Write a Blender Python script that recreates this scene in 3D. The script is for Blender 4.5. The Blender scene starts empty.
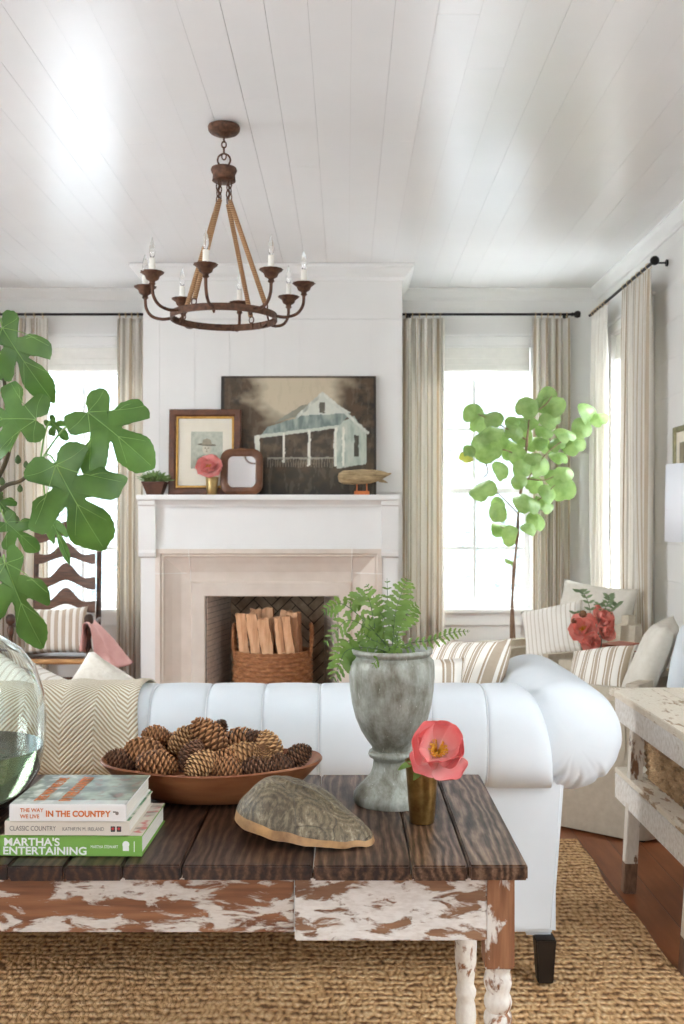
import bpy, bmesh, math, random
from mathutils import Vector, Matrix, noise as mn
PI = math.pi
random.seed(11)
R = random.Random(5)
SC = bpy.context.scene
COL = SC.collection
EYE = 1.42
def at(px, py, Y):
    "point seen at photo pixel px,py at distance Y"
    return Vector(((px-346)*Y/1000.0, Y, EYE-(py-522)*Y/1000.0))

# ---------------------------------------------------------------- object helpers
ORG = {}
def thing(name, label, cat, loc=(0, 0, 0), group=None):
    o = bpy.data.objects.new(name, None); COL.objects.link(o)
    o.location = loc; o['label'] = label; o['category'] = cat
    o.empty_display_size = .05
    if group: o['group'] = group
    ORG[o.name] = Vector(loc)
    return o
def obj(name, bm, m, parent=None, smooth=False, local=False, label=None, cat=None, group=None, kind=None, loc=None, angle=None):
    if parent is not None and not local:
        bmesh.ops.translate(bm, verts=bm.verts, vec=-ORG[parent.name])
    org = Vector((0, 0, 0))
    if parent is None and loc is not None:
        org = Vector(loc)
        if not local: bmesh.ops.translate(bm, verts=bm.verts, vec=-org)
    me = bpy.data.meshes.new(name); bm.to_mesh(me); bm.free()
    for mm in (m if isinstance(m, (list, tuple)) else [m]): me.materials.append(mm)
    if smooth:
        for p in me.polygons: p.use_smooth = True
    if smooth and angle:
        me.set_sharp_from_angle(angle=math.radians(angle))
    o = bpy.data.objects.new(name, me); COL.objects.link(o)
    if parent is not None:
        o.parent = parent; ORG[o.name] = ORG[parent.name]
    else:
        o.location = org; ORG[o.name] = org
    if label: o['label'] = label
    if cat: o['category'] = cat
    if group: o['group'] = group
    if kind: o['kind'] = kind
    return o
def struct(name, bm, m, parent=None, smooth=False, angle=None):
    return obj(name, bm, m, parent, smooth=smooth, kind=None if parent else 'structure', angle=angle)
def copy_tree(o, parent=None):
    c = o.copy(); COL.objects.link(c)
    if parent is not None: c.parent = parent
    for ch in list(o.children): copy_tree(ch, c)
    return c
def dup(o, label=None, group=None):
    c = copy_tree(o)
    if label: c['label'] = label
    if group: c['group'] = group
    return c

# ---------------------------------------------------------------- shape helpers
def BM(): return bmesh.new()
def xf(bm, vs, M):
    for v in vs: v.co = M @ v.co
def box(bm, x0, x1, y0, y1, z0, z1, bev=0, mi=0, M=None):
    vs = [bm.verts.new(c) for c in ((x0,y0,z0),(x1,y0,z0),(x1,y1,z0),(x0,y1,z0),(x0,y0,z1),(x1,y0,z1),(x1,y1,z1),(x0,y1,z1))]
    fs = [bm.faces.new([vs[i] for i in q]) for q in ((3,2,1,0),(4,5,6,7),(0,1,5,4),(1,2,6,5),(2,3,7,6),(3,0,4,7))]
    for f in fs: f.material_index = mi
    if bev:
        es = list({e for f in fs for e in f.edges})
        r = bmesh.ops.bevel(bm, geom=es, offset=bev, segments=2, affect='EDGES', clamp_overlap=True, material=mi)
        vs = list({v for f in r['faces'] for v in f.verts} | {v for v in vs if v.is_valid})
    if M is not None: xf(bm, vs, M)
    return vs
def lathe(bm, prof, c=(0,0,0), seg=32, mi=0, M=None, rf=None):
    rings = []; allv = []
    for k, (r, z) in enumerate(prof):
        if r < 1e-5:
            ring = [bm.verts.new((c[0], c[1], c[2]+z))]
        else:
            ring = []
            for i in range(seg):
                a = 2*PI*i/seg; rr = r*(rf(a, z, k) if rf else 1)
                ring.append(bm.verts.new((c[0]+rr*math.cos(a), c[1]+rr*math.sin(a), c[2]+z)))
        rings.append(ring); allv += ring
    for a, b in zip(rings, rings[1:]):
        if len(a) == 1 and len(b) == 1: continue
        for i in range(seg):
            j = (i+1) % seg
            if len(a) == 1: f = bm.faces.new((a[0], b[j], b[i]))
            elif len(b) == 1: f = bm.faces.new((a[i], a[j], b[0]))
            else: f = bm.faces.new((a[i], a[j], b[j], b[i]))
            f.material_index = mi
    if len(rings[0]) > 1: bm.faces.new(list(reversed(rings[0]))).material_index = mi
    if len(rings[-1]) > 1: bm.faces.new(rings[-1]).material_index = mi
    if M is not None: xf(bm, allv, M)
    return allv
def tube(bm, pts, rad, seg=8, mi=0, closed=False, caps=True):
    pts = [Vector(p) for p in pts]; n = len(pts)
    rads = rad if isinstance(rad, (list, tuple)) else [rad]*n
    rings = []; up = None
    for i, p in enumerate(pts):
        if closed: t = pts[(i+1) % n]-pts[(i-1) % n]
        else: t = pts[min(i+1, n-1)]-pts[max(i-1, 0)]
        t = t.normalized() if t.length > 1e-9 else Vector((0, 0, 1))
        if up is None:
            up = Vector((0, 0, 1)) if abs(t.z) < .9 else Vector((1, 0, 0))
        s = t.cross(up); s.normalize(); up = s.cross(t).normalized()
        rings.append([bm.verts.new(p+(s*math.cos(2*PI*k/seg)+up*math.sin(2*PI*k/seg))*rads[i]) for k in range(seg)])
    prs = list(zip(rings, rings[1:]))
    if closed: prs.append((rings[-1], rings[0]))
    for a, b in prs:
        for k in range(seg):
            j = (k+1) % seg
            bm.faces.new((a[k], a[j], b[j], b[k])).material_index = mi
    if caps and not closed:
        bm.faces.new(list(reversed(rings[0]))).material_index = mi
        bm.faces.new(rings[-1]).material_index = mi
def prism(bm, outline, d0, d1, plane='XZ', mi=0):
    "outline of 2D points extruded from d0 to d1 along the third axis"
    def P(u, v, d):
        return (u, d, v) if plane == 'XZ' else ((u, v, d) if plane == 'XY' else (d, u, v))
    a = [bm.verts.new(P(u, v, d0)) for u, v in outline]; b = [bm.verts.new(P(u, v, d1)) for u, v in outline]
    n = len(a)
    f1 = bm.faces.new(a); f2 = bm.faces.new(list(reversed(b))); fs = [f1, f2]
    for i in range(n):
        j = (i+1) % n; fs.append(bm.faces.new((a[j], a[i], b[i], b[j])))
    for f in fs: f.material_index = mi
    bmesh.ops.recalc_face_normals(bm, faces=fs)
    return a+b
def grid(bm, nu, nv, fn, uvfn=None, mi=0, closeu=False):
    "fn(u,v)->point for u,v in 0..1"
    uvl = bm.loops.layers.uv.verify() if uvfn else None
    V = [[bm.verts.new(fn(i/(nu), j/(nv))) for j in range(nv+1)] for i in range(nu if closeu else nu+1)]
    fs = []
    for i in range(nu):
        i2 = (i+1) % nu if closeu else i+1
        for j in range(nv):
            f = bm.faces.new((V[i][j], V[i2][j], V[i2][j+1], V[i][j+1])); f.material_index = mi; fs.append(f)
            if uvl:
                for l, (a, b) in zip(f.loops, ((i, j), (i+1, j), (i+1, j+1), (i, j+1))): l[uvl].uv = uvfn(a/nu, b/nv)
    return V, fs
def spline(pts, n=8, closed=False):
    pts = [Vector(p) for p in pts]; N = len(pts); out = []
    rng = range(N if closed else N-1)
    for i in rng:
        g = (lambda k: pts[k % N]) if closed else (lambda k: pts[max(0, min(N-1, k))])
        p0, p1, p2, p3 = g(i-1), g(i), g(i+1), g(i+2)
        for k in range(n):
            t = k/n
            out.append(.5*((2*p1)+(p2-p0)*t+(2*p0-5*p1+4*p2-p3)*t*t+(3*p1-p0-3*p2+p3)*t**3))
    if not closed: out.append(pts[-1])
    return out
def solidify(o, th, off=0):
    m = o.modifiers.new('s', 'SOLIDIFY'); m.thickness = th; m.offset = off; return o
def subsurf(o, n=1):
    m = o.modifiers.new('ss', 'SUBSURF'); m.levels = n; m.render_levels = n; return o
def text_bm(s, size, depth=.0004, sx=1, bold=0):
    cu = bpy.data.curves.new('t', 'FONT'); cu.body = s; cu.size = size; cu.extrude = depth; cu.offset = bold
    o = bpy.data.objects.new('t', cu); COL.objects.link(o)
    dg = bpy.context.evaluated_depsgraph_get()
    me = bpy.data.meshes.new_from_object(o.evaluated_get(dg))
    bm = BM(); bm.from_mesh(me)
    bpy.data.objects.remove(o); bpy.data.meshes.remove(me)
    for v in bm.verts: v.co.x *= sx
    return bm

# ---------------------------------------------------------------- materials
class NT:
    def __init__(s, name):
        s.m = bpy.data.materials.new(name); s.m.use_nodes = True
        s.t = s.m.node_tree; s.t.nodes.clear()
        s.out = s.n('ShaderNodeOutputMaterial'); s.p = s.n('ShaderNodeBsdfPrincipled')
        s.l(s.p.outputs[0], s.out.inputs[0])
    def n(s, ty, **kw):
        nd = s.t.nodes.new(ty)
        for k, v in kw.items(): setattr(nd, k, v)
        return nd
    def l(s, a, b): s.t.links.new(a, b)
    def setp(s, **kw):
        for k, v in kw.items():
            s.p.inputs[k.replace('_', ' ')].default_value = v
    def coord(s, kind='Object', scale=(1, 1, 1), rot=(0, 0, 0), loc=(0, 0, 0)):
        tc = s.n('ShaderNodeTexCoord'); mp = s.n('ShaderNodeMapping')
        mp.inputs['Scale'].default_value = scale; mp.inputs['Rotation'].default_value = rot; mp.inputs['Location'].default_value = loc
        s.l(tc.outputs[kind], mp.inputs[0]); return mp.outputs[0]
    def noise(s, v, scale, detail=4, rough=.55, dist=0):
        nd = s.n('ShaderNodeTexNoise'); nd.inputs['Scale'].default_value = scale; nd.inputs['Detail'].default_value = detail
        nd.inputs['Roughness'].default_value = rough; nd.inputs['Distortion'].default_value = dist
        s.l(v, nd.inputs['Vector']); return nd.outputs['Fac']
    def wave(s, v, scale, dist=2, detail=2, dscale=1, dirn='X', prof='SIN', ty='BANDS'):
        nd = s.n('ShaderNodeTexWave', wave_type=ty, wave_profile=prof)
        if ty == 'BANDS': nd.bands_direction = dirn
        else: nd.rings_direction = dirn
        for k, q in (('Scale', scale), ('Distortion', dist), ('Detail', detail), ('Detail Scale', dscale)): nd.inputs[k].default_value = q
        s.l(v, nd.inputs['Vector']); return nd.outputs['Fac']
    def voro(s, v, scale, feat='F1'):
        nd = s.n('ShaderNodeTexVoronoi', feature=feat); nd.inputs['Scale'].default_value = scale
        s.l(v, nd.inputs['Vector']); return nd
    def ramp(s, f, stops, interp='LINEAR'):
        nd = s.n('ShaderNodeValToRGB'); cr = nd.color_ramp; cr.interpolation = interp
        while len(cr.elements) < len(stops): cr.elements.new(.5)
        for e, (p, c) in zip(cr.elements, stops):
            e.position = p; e.color = (c[0], c[1], c[2], 1) if not isinstance(c, (int, float)) else (c, c, c, 1)
        s.l(f, nd.inputs[0]); return nd.outputs[0]
    def math(s, op, a, b=None, c=None, clamp=False):
        nd = s.n('ShaderNodeMath', operation=op); nd.use_clamp = clamp
        for i, q in enumerate((a, b, c)):
            if q is None: continue
            if isinstance(q, (int, float)): nd.inputs[i].default_value = q
            else: s.l(q, nd.inputs[i])
        return nd.outputs[0]
    def mix(s, f, a, b, mode='MIX'):
        nd = s.n('ShaderNodeMix', data_type='RGBA', blend_type=mode)
        for i, q in ((0, f), (6, a), (7, b)):
            if isinstance(q, (int, float)): nd.inputs[i].default_value = q
            elif isinstance(q, (tuple, list)): nd.inputs[i].default_value = (q[0], q[1], q[2], 1)
            else: s.l(q, nd.inputs[i])
        return nd.outputs[2]
    def col(s, q): 
        if isinstance(q, (tuple, list)): s.p.inputs['Base Color'].default_value = (q[0], q[1], q[2], 1)
        else: s.l(q, s.p.inputs['Base Color'])
    def bump(s, h, strength=.3, dist=.01):
        nd = s.n('ShaderNodeBump'); nd.inputs['Strength'].default_value = strength; nd.inputs['Distance'].default_value = dist
        s.l(h, nd.inputs['Height']); s.l(nd.outputs[0], s.p.inputs['Normal'])
def rgb(r, g, b):
    f = lambda c: ((c/255+.055)/1.055)**2.4 if c/255 > .04045 else c/255/12.92
    return (f(r), f(g), f(b))
def simple(name, c1, c2=None, scale=8, rough=.5, metal=0, bump=None, stretch=(1, 1, 1), coat=0, spec=.5, detail=4, sss=0):
    t = NT(name); v = t.coord('Object', stretch)
    if c2:
        t.col(t.ramp(t.noise(v, scale, detail), ((.3, c1), (.7, c2))))
    else: t.col(c1)
    t.setp(Roughness=rough, Metallic=metal, Coat_Weight=coat)
    t.p.inputs['Specular IOR Level'].default_value = spec
    if bump: t.bump(t.noise(v, bump[0], 4), bump[1], bump[2] if len(bump) > 2 else .005)
    return t.m
M = {}
M['wall'] = simple('wall_paint', rgb(226, 224, 220), rgb(230, 228, 224), 3, .42, bump=(60, .05, .002))
M['ceil'] = simple('ceiling_paint', rgb(236, 235, 234), rgb(240, 239, 238), 2, .27, bump=(10, .10, .004), spec=.65)
M['trim'] = simple('trim_paint', rgb(232, 231, 228), rgb(236, 235, 232), 4, .4)
M['gap'] = simple('board_gap', rgb(196, 190, 182), None, rough=.9)
M['sash'] = simple('sash_paint', rgb(235, 236, 236), rgb(240, 240, 240), 3, .4)
M['shade_cloth'] = simple('roman_shade_cloth', rgb(232, 230, 224), rgb(238, 236, 230), 20, .9, bump=(200, .1))
M['stone'] = simple('limestone', rgb(214, 201, 188), rgb(223, 211, 199), 7, .7, bump=(60, .08))
M['grout'] = simple('stone_joint', rgb(238, 234, 228), rgb(228, 222, 215), 30, .85)
M['black_iron'] = simple('black_iron', rgb(28, 27, 26), rgb(40, 38, 36), 20, .45, .6)
M['bronze'] = simple('rusted_bronze', rgb(62, 40, 30), rgb(112, 78, 58), 45, .55, .55, bump=(90, .3, .002))
M['candle'] = simple('candle_sleeve', rgb(238, 234, 224), rgb(232, 226, 214), 20, .45)
M['canvas_white'] = simple('white_slipcover', rgb(208, 214, 218), rgb(214, 219, 223), 6, .85, bump=(350, .12, .001))
M['piping'] = simple('white_piping', rgb(226, 229, 231), rgb(232, 235, 236), 10, .85)
M['linen'] = simple('beige_linen', rgb(186, 174, 154), rgb(198, 187, 168), 30, .92, bump=(300, .25, .001))
M['linen_pale'] = simple('pale_linen', rgb(205, 198, 184), rgb(214, 208, 196), 30, .92, bump=(300, .25, .001))
M['black_wood'] = simple('black_stained_wood', rgb(22, 17, 15), rgb(34, 26, 22), 20, .4)
M['dark_wood'] = simple('dark_turned_wood', rgb(48, 30, 20), rgb(92, 58, 38), 9, .4, stretch=(1, 1, 4))
M['slat_wood'] = simple('ladder_slat_wood', rgb(72, 46, 30), rgb(112, 74, 50), 9, .45, stretch=(1, 4, 6))
M['seat_wood'] = simple('honey_wood', rgb(170, 122, 72), rgb(204, 156, 100), 9, .5, stretch=(1, 6, 6))
M['pink'] = simple('pink_linen', rgb(226, 172, 166), rgb(238, 192, 186), 12, .9, bump=(260, .3, .001))
M['soil'] = simple('potting_soil', rgb(40, 30, 22), rgb(66, 50, 38), 60, .95, bump=(90, .8, .01))
M['water_line'] = None
M['paper'] = simple('page_edges', rgb(226, 220, 208), rgb(240, 236, 226), 400, .8, stretch=(.02, .02, 1))
M['orange_ink'] = simple('orange_ink', rgb(208, 112, 40), None, rough=.5)
M['grey_ink'] = simple('grey_ink', rgb(130, 122, 112), None, rough=.5)
M['white_ink'] = simple('white_ink', rgb(240, 240, 236), None, rough=.5)
M['dark_ink'] = simple('dark_ink', rgb(60, 60, 58), None, rough=.5)
M['red_ink'] = simple('red_ink', rgb(190, 60, 60), None, rough=.5)
M['green_cover'] = simple('green_book_cloth', rgb(122, 170, 72), rgb(130, 180, 80), 5, .45)
M['cream_cover'] = simple('cream_book_jacket', rgb(222, 214, 198), rgb(230, 222, 208), 5, .4)
M['white_cover'] = simple('white_book_jacket', rgb(232, 230, 226), rgb(238, 236, 232), 5, .35)
M['rust_leather'] = simple('rust_leather', rgb(150, 72, 44), rgb(178, 92, 60), 15, .5)
M['brown_leather'] = simple('brown_leather', rgb(118, 76, 48), rgb(140, 94, 62), 15, .5)
M['gold'] = simple('gold_leaf', rgb(178, 132, 62), rgb(214, 170, 92), 30, .35, .8)
M['frame_wood'] = simple('walnut_frame', rgb(72, 40, 24), rgb(110, 66, 40), 14, .4, coat=.2)
M['mirror_wood'] = simple('mirror_frame_wood', rgb(88, 54, 34), rgb(120, 78, 50), 14, .45)
M['mat_board'] = simple('cream_mat_board', rgb(222, 214, 196), rgb(228, 221, 204), 10, .8)
M['mirror'] = simple('mirror_glass', rgb(225, 225, 225), None, rough=.03, metal=1)
M['brass'] = simple('aged_brass', rgb(120, 90, 48), rgb(186, 150, 90), 30, .28, .9, bump=(40, .25, .002))
M['brass_pale'] = simple('polished_brass', rgb(176, 150, 100), rgb(200, 176, 124), 16, .3, .8)
M['vase_metal'] = simple('dark_pewter', rgb(88, 78, 62), rgb(122, 110, 90), 16, .4, .6)
M['pot_brown'] = simple('brown_clay', rgb(70, 42, 30), rgb(98, 62, 44), 14, .7)
M['succ'] = simple('succulent_green', rgb(92, 126, 74), rgb(140, 166, 96), 30, .5)
M['orange_stand'] = simple('orange_painted_wood', rgb(196, 104, 52), rgb(214, 122, 66), 14, .6)
M['bark'] = simple('grey_bark', rgb(118, 92, 74), rgb(150, 124, 102), 40, .85, bump=(80, .5, .003))
M['fig_bark'] = simple('fig_bark', rgb(62, 54, 40), rgb(96, 84, 60), 30, .8)
M['fig_fruit'] = simple('green_fig', rgb(70, 92, 48), rgb(96, 120, 60), 30, .5)
M['terracotta'] = simple('grey_planter', rgb(150, 144, 134), rgb(170, 164, 154), 14, .8)
M['lamp_white'] = simple('white_ceramic', rgb(225, 224, 220), None, rough=.25)
M['stamen'] = simple('yellow_stamens', rgb(220, 160, 40), rgb(240, 200, 80), 90, .7)
M['bud'] = simple('dark_bud', rgb(96, 60, 40), rgb(120, 84, 50), 30, .7)
M['pewter_frame'] = simple('antique_gilt_frame', rgb(96, 92, 64), rgb(150, 142, 104), 16, .45, .4)

def leafmat(name, a, b, tr=.35):
    t = NT(name); v = t.coord('Object')
    c = t.ramp(t.noise(v, 14, 3), ((.3, a), (.7, b)))
    t.col(c); t.setp(Roughness=.42)
    tl = t.n('ShaderNodeBsdfTranslucent'); t.l(t.mix(1.0, c, (1.0, 1.0, .62), 'MULTIPLY'), tl.inputs[0])
    mx = t.n('ShaderNodeMixShader'); mx.inputs[0].default_value = tr
    t.l(t.p.outputs[0], mx.inputs[1]); t.l(tl.outputs[0], mx.inputs[2]); t.l(mx.outputs[0], t.out.inputs[0])
    return t.m
M['fig_leaf'] = leafmat('fig_leaf', rgb(76, 112, 54), rgb(104, 144, 72), .34)
M['fig_vein'] = leafmat('fig_vein', rgb(150, 186, 110), rgb(160, 196, 120), .3)
M['tree_leaf'] = leafmat('tree_leaf', rgb(124, 154, 88), rgb(160, 186, 124), .34)
M['tree_leaf_yellow'] = leafmat('yellowing_leaf', rgb(176, 180, 80), rgb(196, 196, 100), .35)
M['fern_leaf'] = leafmat('fern_leaf', rgb(94, 128, 54), rgb(140, 170, 90), .32)
M['fern_stem'] = simple('fern_stem', rgb(70, 96, 48), rgb(92, 116, 60), 30, .6)
M['sprig'] = leafmat('sprig_leaf', rgb(112, 134, 100), rgb(136, 156, 120), .3)

def petalmat(name, a, b, c):
    t = NT(name); v = t.coord('UV')
    sep = t.n('ShaderNodeSeparateXYZ'); t.l(v, sep.inputs[0])
    nz = t.noise(t.coord('Object'), 60, 3)
    f = t.math('ADD', sep.outputs[1], t.math('MULTIPLY', t.math('SUBTRACT', nz, .5), .5))
    k = t.ramp(f, ((.1, c), (.45, b), (.95, a)))
    t.col(k); t.setp(Roughness=.6)
    tl = t.n('ShaderNodeBsdfTranslucent'); t.l(k, tl.inputs[0])
    mx = t.n('ShaderNodeMixShader'); mx.inputs[0].default_value = .35
    t.l(t.p.outputs[0], mx.inputs[1]); t.l(tl.outputs[0], mx.inputs[2]); t.l(mx.outputs[0], t.out.inputs[0])
    return t.m
M['peony'] = petalmat('peony_petal', rgb(247, 148, 146), rgb(252, 188, 184), rgb(254, 222, 214))
M['peony_far'] = petalmat('peony_petal_far', rgb(250, 184, 178), rgb(253, 206, 200), rgb(254, 226, 218))
M['peony_red'] = petalmat('peony_petal_red', rgb(250, 172, 156), rgb(253, 198, 184), rgb(254, 218, 206))

def glassmat(name, col, rough=0, ior=1.45, dens=None):
    t = NT(name); t.setp(Roughness=rough, IOR=ior, Transmission_Weight=1); t.col(col); 
    return t.m
M['glass'] = glassmat('pale_green_glass', (.93, .975, .945))
M['bulb'] = glassmat('clear_bulb', (.98, .98, .97))
def pane():
    t = NT('window_pane')
    tr = t.n('ShaderNodeBsdfTransparent'); gl = t.n('ShaderNodeBsdfGlossy'); gl.inputs['Roughness'].default_value = .02
    mx = t.n('ShaderNodeMixShader'); mx.inputs[0].default_value = .05
    t.l(tr.outputs[0], mx.inputs[1]); t.l(gl.outputs[0], mx.inputs[2]); t.l(mx.outputs[0], t.out.inputs[0])
    return t.m
M['pane'] = pane()
def watermat():
    t = NT('green_water'); t.setp(Roughness=.12, IOR=1.33, Transmission_Weight=.7); 
    t.col(t.ramp(t.noise(t.coord('Object'), 9, 4), ((.3, rgb(150, 172, 134)), (.7, rgb(186, 202, 168))))); return t.m
M['water'] = watermat()
def shademat():
    t = NT('white_lampshade'); t.col(rgb(236, 237, 240)); t.setp(Roughness=.8)
    tl = t.n('ShaderNodeBsdfTranslucent'); tl.inputs[0].default_value = (.9, .9, .9, 1)
    mx = t.n('ShaderNodeMixShader'); mx.inputs[0].default_value = .35
    t.l(t.p.outputs[0], mx.inputs[1]); t.l(tl.outputs[0], mx.inputs[2]); t.l(mx.outputs[0], t.out.inputs[0]); return t.m
M['lampshade'] = shademat()

def stripes(name, base, cols, freq, wav=0, trans=0, kind='UV', bumpy=.15, axis=0):
    "cols: list of (start, colour) across one repeat, constant bands"
    t = NT(name); v = t.coord(kind); sep = t.n('ShaderNodeSeparateXYZ'); t.l(v, sep.inputs[0])
    f = t.math('MULTIPLY', sep.outputs[axis], freq)
    if wav: f = t.math('ADD', f, t.math('MULTIPLY', t.math('SUBTRACT', t.noise(v, 3, 2), .5), wav))
    f = t.math('FRACT', f)
    c = t.ramp(f, cols, 'CONSTANT')
    nz = t.noise(v, 90, 2)
    c = t.mix(t.math('MULTIPLY', nz, .12), c, base)
    t.col(c); t.setp(Roughness=.92)
    t.bump(t.noise(t.coord('Object'), 260, 2), bumpy, .001)
    if trans:
        tl = t.n('ShaderNodeBsdfTranslucent'); t.l(c, tl.inputs[0])
        mx = t.n('ShaderNodeMixShader'); mx.inputs[0].default_value = trans
        t.l(t.p.outputs[0], mx.inputs[1]); t.l(tl.outputs[0], mx.inputs[2]); t.l(mx.outputs[0], t.out.inputs[0])
    return t.m
cr, tan, gry, dk = rgb(236, 231, 222), rgb(206, 189, 164), rgb(200, 192, 180), rgb(168, 146, 118)
M['curtain'] = stripes('striped_curtain', cr, ((0, cr), (.20, tan), (.30, cr), (.36, tan), (.40, cr), (.56, gry), (.64, cr), (.72, dk), (.76, cr)), 1/.19, 0, .3)
M['pillow_stripe'] = stripes('brown_cream_ticking', cr, ((0, cr), (.32, dk), (.42, cr), (.5, rgb(178, 160, 138)), (.74, cr), (.82, dk), (.9, cr)), 1/.075, .1)
M['pillow_stripe2'] = stripes('broad_beige_stripe', cr, ((0, cr), (.45, rgb(190, 172, 150)), (.9, dk), (.97, cr)), 1/.052, .05)
M['pillow_fine'] = stripes('fine_pale_stripe', cr, ((0, cr), (.55, rgb(206, 196, 180)), (.8, cr)), 1/.03, .1)
M['pillow_cream'] = simple('cream_nubby', rgb(222, 214, 200), rgb(234, 228, 216), 60, .95, bump=(90, .6, .004))

def herring():
    t = NT('herringbone_throw'); v = t.coord('UV'); sep = t.n('ShaderNodeSeparateXYZ'); t.l(v, sep.inputs[0])
    tri = t.math('PINGPONG', sep.outputs[0], .1)
    f = t.math('ADD', sep.outputs[1], t.math('MULTIPLY', tri, 1.0))
    s = t.math('SINE', t.math('MULTIPLY', f, 2*PI/.0145))
    c = t.ramp(t.math('ADD', t.math('MULTIPLY', s, .5), .5), ((.38, rgb(176, 158, 128)), (.6, rgb(228, 222, 206))))
    t.col(c); t.setp(Roughness=.95)
    t.bump(s, .5, .002); return t.m
M['throw'] = herring()

def tabletop():
    t = NT('dark_weathered_planks'); o = t.coord('Object')
    at_ = t.n('ShaderNodeAttribute'); at_.attribute_name = 'Col'
    sep = t.n('ShaderNodeSeparateColor'); t.l(at_.outputs['Color'], sep.inputs[0])
    cb = t.n('ShaderNodeCombineXYZ'); t.l(t.math('MULTIPLY', sep.outputs[0], 9), cb.inputs[0]); t.l(t.math('MULTIPLY', sep.outputs[0], 5), cb.inputs[1])
    ad = t.n('ShaderNodeVectorMath', operation='ADD'); t.l(o, ad.inputs[0]); t.l(cb.outputs[0], ad.inputs[1])
    mp = t.n('ShaderNodeMapping'); mp.inputs['Scale'].default_value = (1, .22, 1); t.l(ad.outputs[0], mp.inputs[0])
    w = t.wave(mp.outputs[0], 15, 15, 4, .8, 'X')
    fine = t.n('ShaderNodeMapping'); fine.inputs['Scale'].default_value = (1, .06, 1); t.l(ad.outputs[0], fine.inputs[0])
    n2 = t.noise(fine.outputs[0], 150, 5, .7); n3 = t.noise(ad.outputs[0], 9, 4, .6)
    f = t.math('ADD', t.math('MULTIPLY', w, .20), t.math('ADD', t.math('MULTIPLY', n2, .50), t.math('MULTIPLY', n3, .3)))
    dark = t.ramp(f, ((.34, rgb(24, 13, 9)), (.5, rgb(52, 31, 20)), (.68, rgb(92, 62, 42))))
    pale = t.ramp(f, ((.36, rgb(34, 21, 15)), (.46, rgb(68, 46, 33)), (.56, rgb(98, 72, 54)), (.68, rgb(134, 108, 86))))
    c = t.mix(sep.outputs[1], dark, pale)
    t.col(c); t.l(t.ramp(f, ((.3, .5), (.8, .28))), t.p.inputs['Roughness'])
    t.bump(f, .3, .002); return t.m
M['tabletop'] = tabletop()
def chippy(name, paint, wood1, wood2, thr, scale=(3, 8, 8), paint2=None, soft=.02, grain=(.6, 8, 8)):
    t = NT(name); v = t.coord('Object', scale)
    n = t.noise(v, 3.2, 8, .62, .4)
    big = t.noise(t.coord('Object', (scale[0]*.4, scale[1]*.5, scale[2]*.5)), 2.2, 3)
    f = t.math('ADD', t.math('MULTIPLY', n, .7), t.math('MULTIPLY', big, .3))
    k = t.ramp(f, ((thr-soft, 0), (thr+soft, 1)))
    g = t.noise(t.coord('Object', grain), 9, 5)
    wood = t.ramp(g, ((.3, wood1), (.7, wood2)))
    p2 = paint2 or paint
    pc = t.ramp(t.noise(v, 14, 4), ((.35, p2), (.6, paint)))
    t.col(t.mix(k, wood, pc)); t.setp(Roughness=.6)
    t.bump(t.math('ADD', k, t.math('MULTIPLY', g, .4)), .6, .0025); return t.m
M['chip_apron'] = chippy('chipped_apron_paint', rgb(228, 222, 214), rgb(112, 72, 48), rgb(164, 112, 76), .515, (3.4, 9, 11), rgb(214, 206, 196))
M['chip_drawer'] = chippy('chipped_drawer_paint', rgb(236, 232, 226), rgb(124, 88, 64), rgb(160, 122, 92), .475, (3.8, 9, 11), rgb(222, 216, 208))
M['chip_leg_top'] = chippy('worn_leg_wood', rgb(226, 220, 212), rgb(128, 84, 56), rgb(170, 120, 84), .57, (9, 9, 4), None, .02, (8, 8, .8))
M['chip_leg'] = chippy('chipped_leg_paint', rgb(232, 226, 216), rgb(132, 88, 58), rgb(168, 120, 84), .44, (8, 8, 5), rgb(222, 214, 204), .02, (8, 8, .8))
M['side_top'] = chippy('worn_cream_top', rgb(240, 232, 216), rgb(168, 140, 108), rgb(190, 164, 132), .445, (10, 3, 10), rgb(232, 221, 202))
M['side_paint'] = chippy('cream_side_paint', rgb(240, 237, 231), rgb(150, 120, 94), rgb(176, 148, 120), .36, (4, 4, 4), rgb(218, 212, 202))
M['side_leg'] = chippy('chipped_side_leg', rgb(222, 214, 202), rgb(110, 78, 56), rgb(140, 104, 78), .42, (8, 8, 3), rgb(212, 204, 190))

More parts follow.
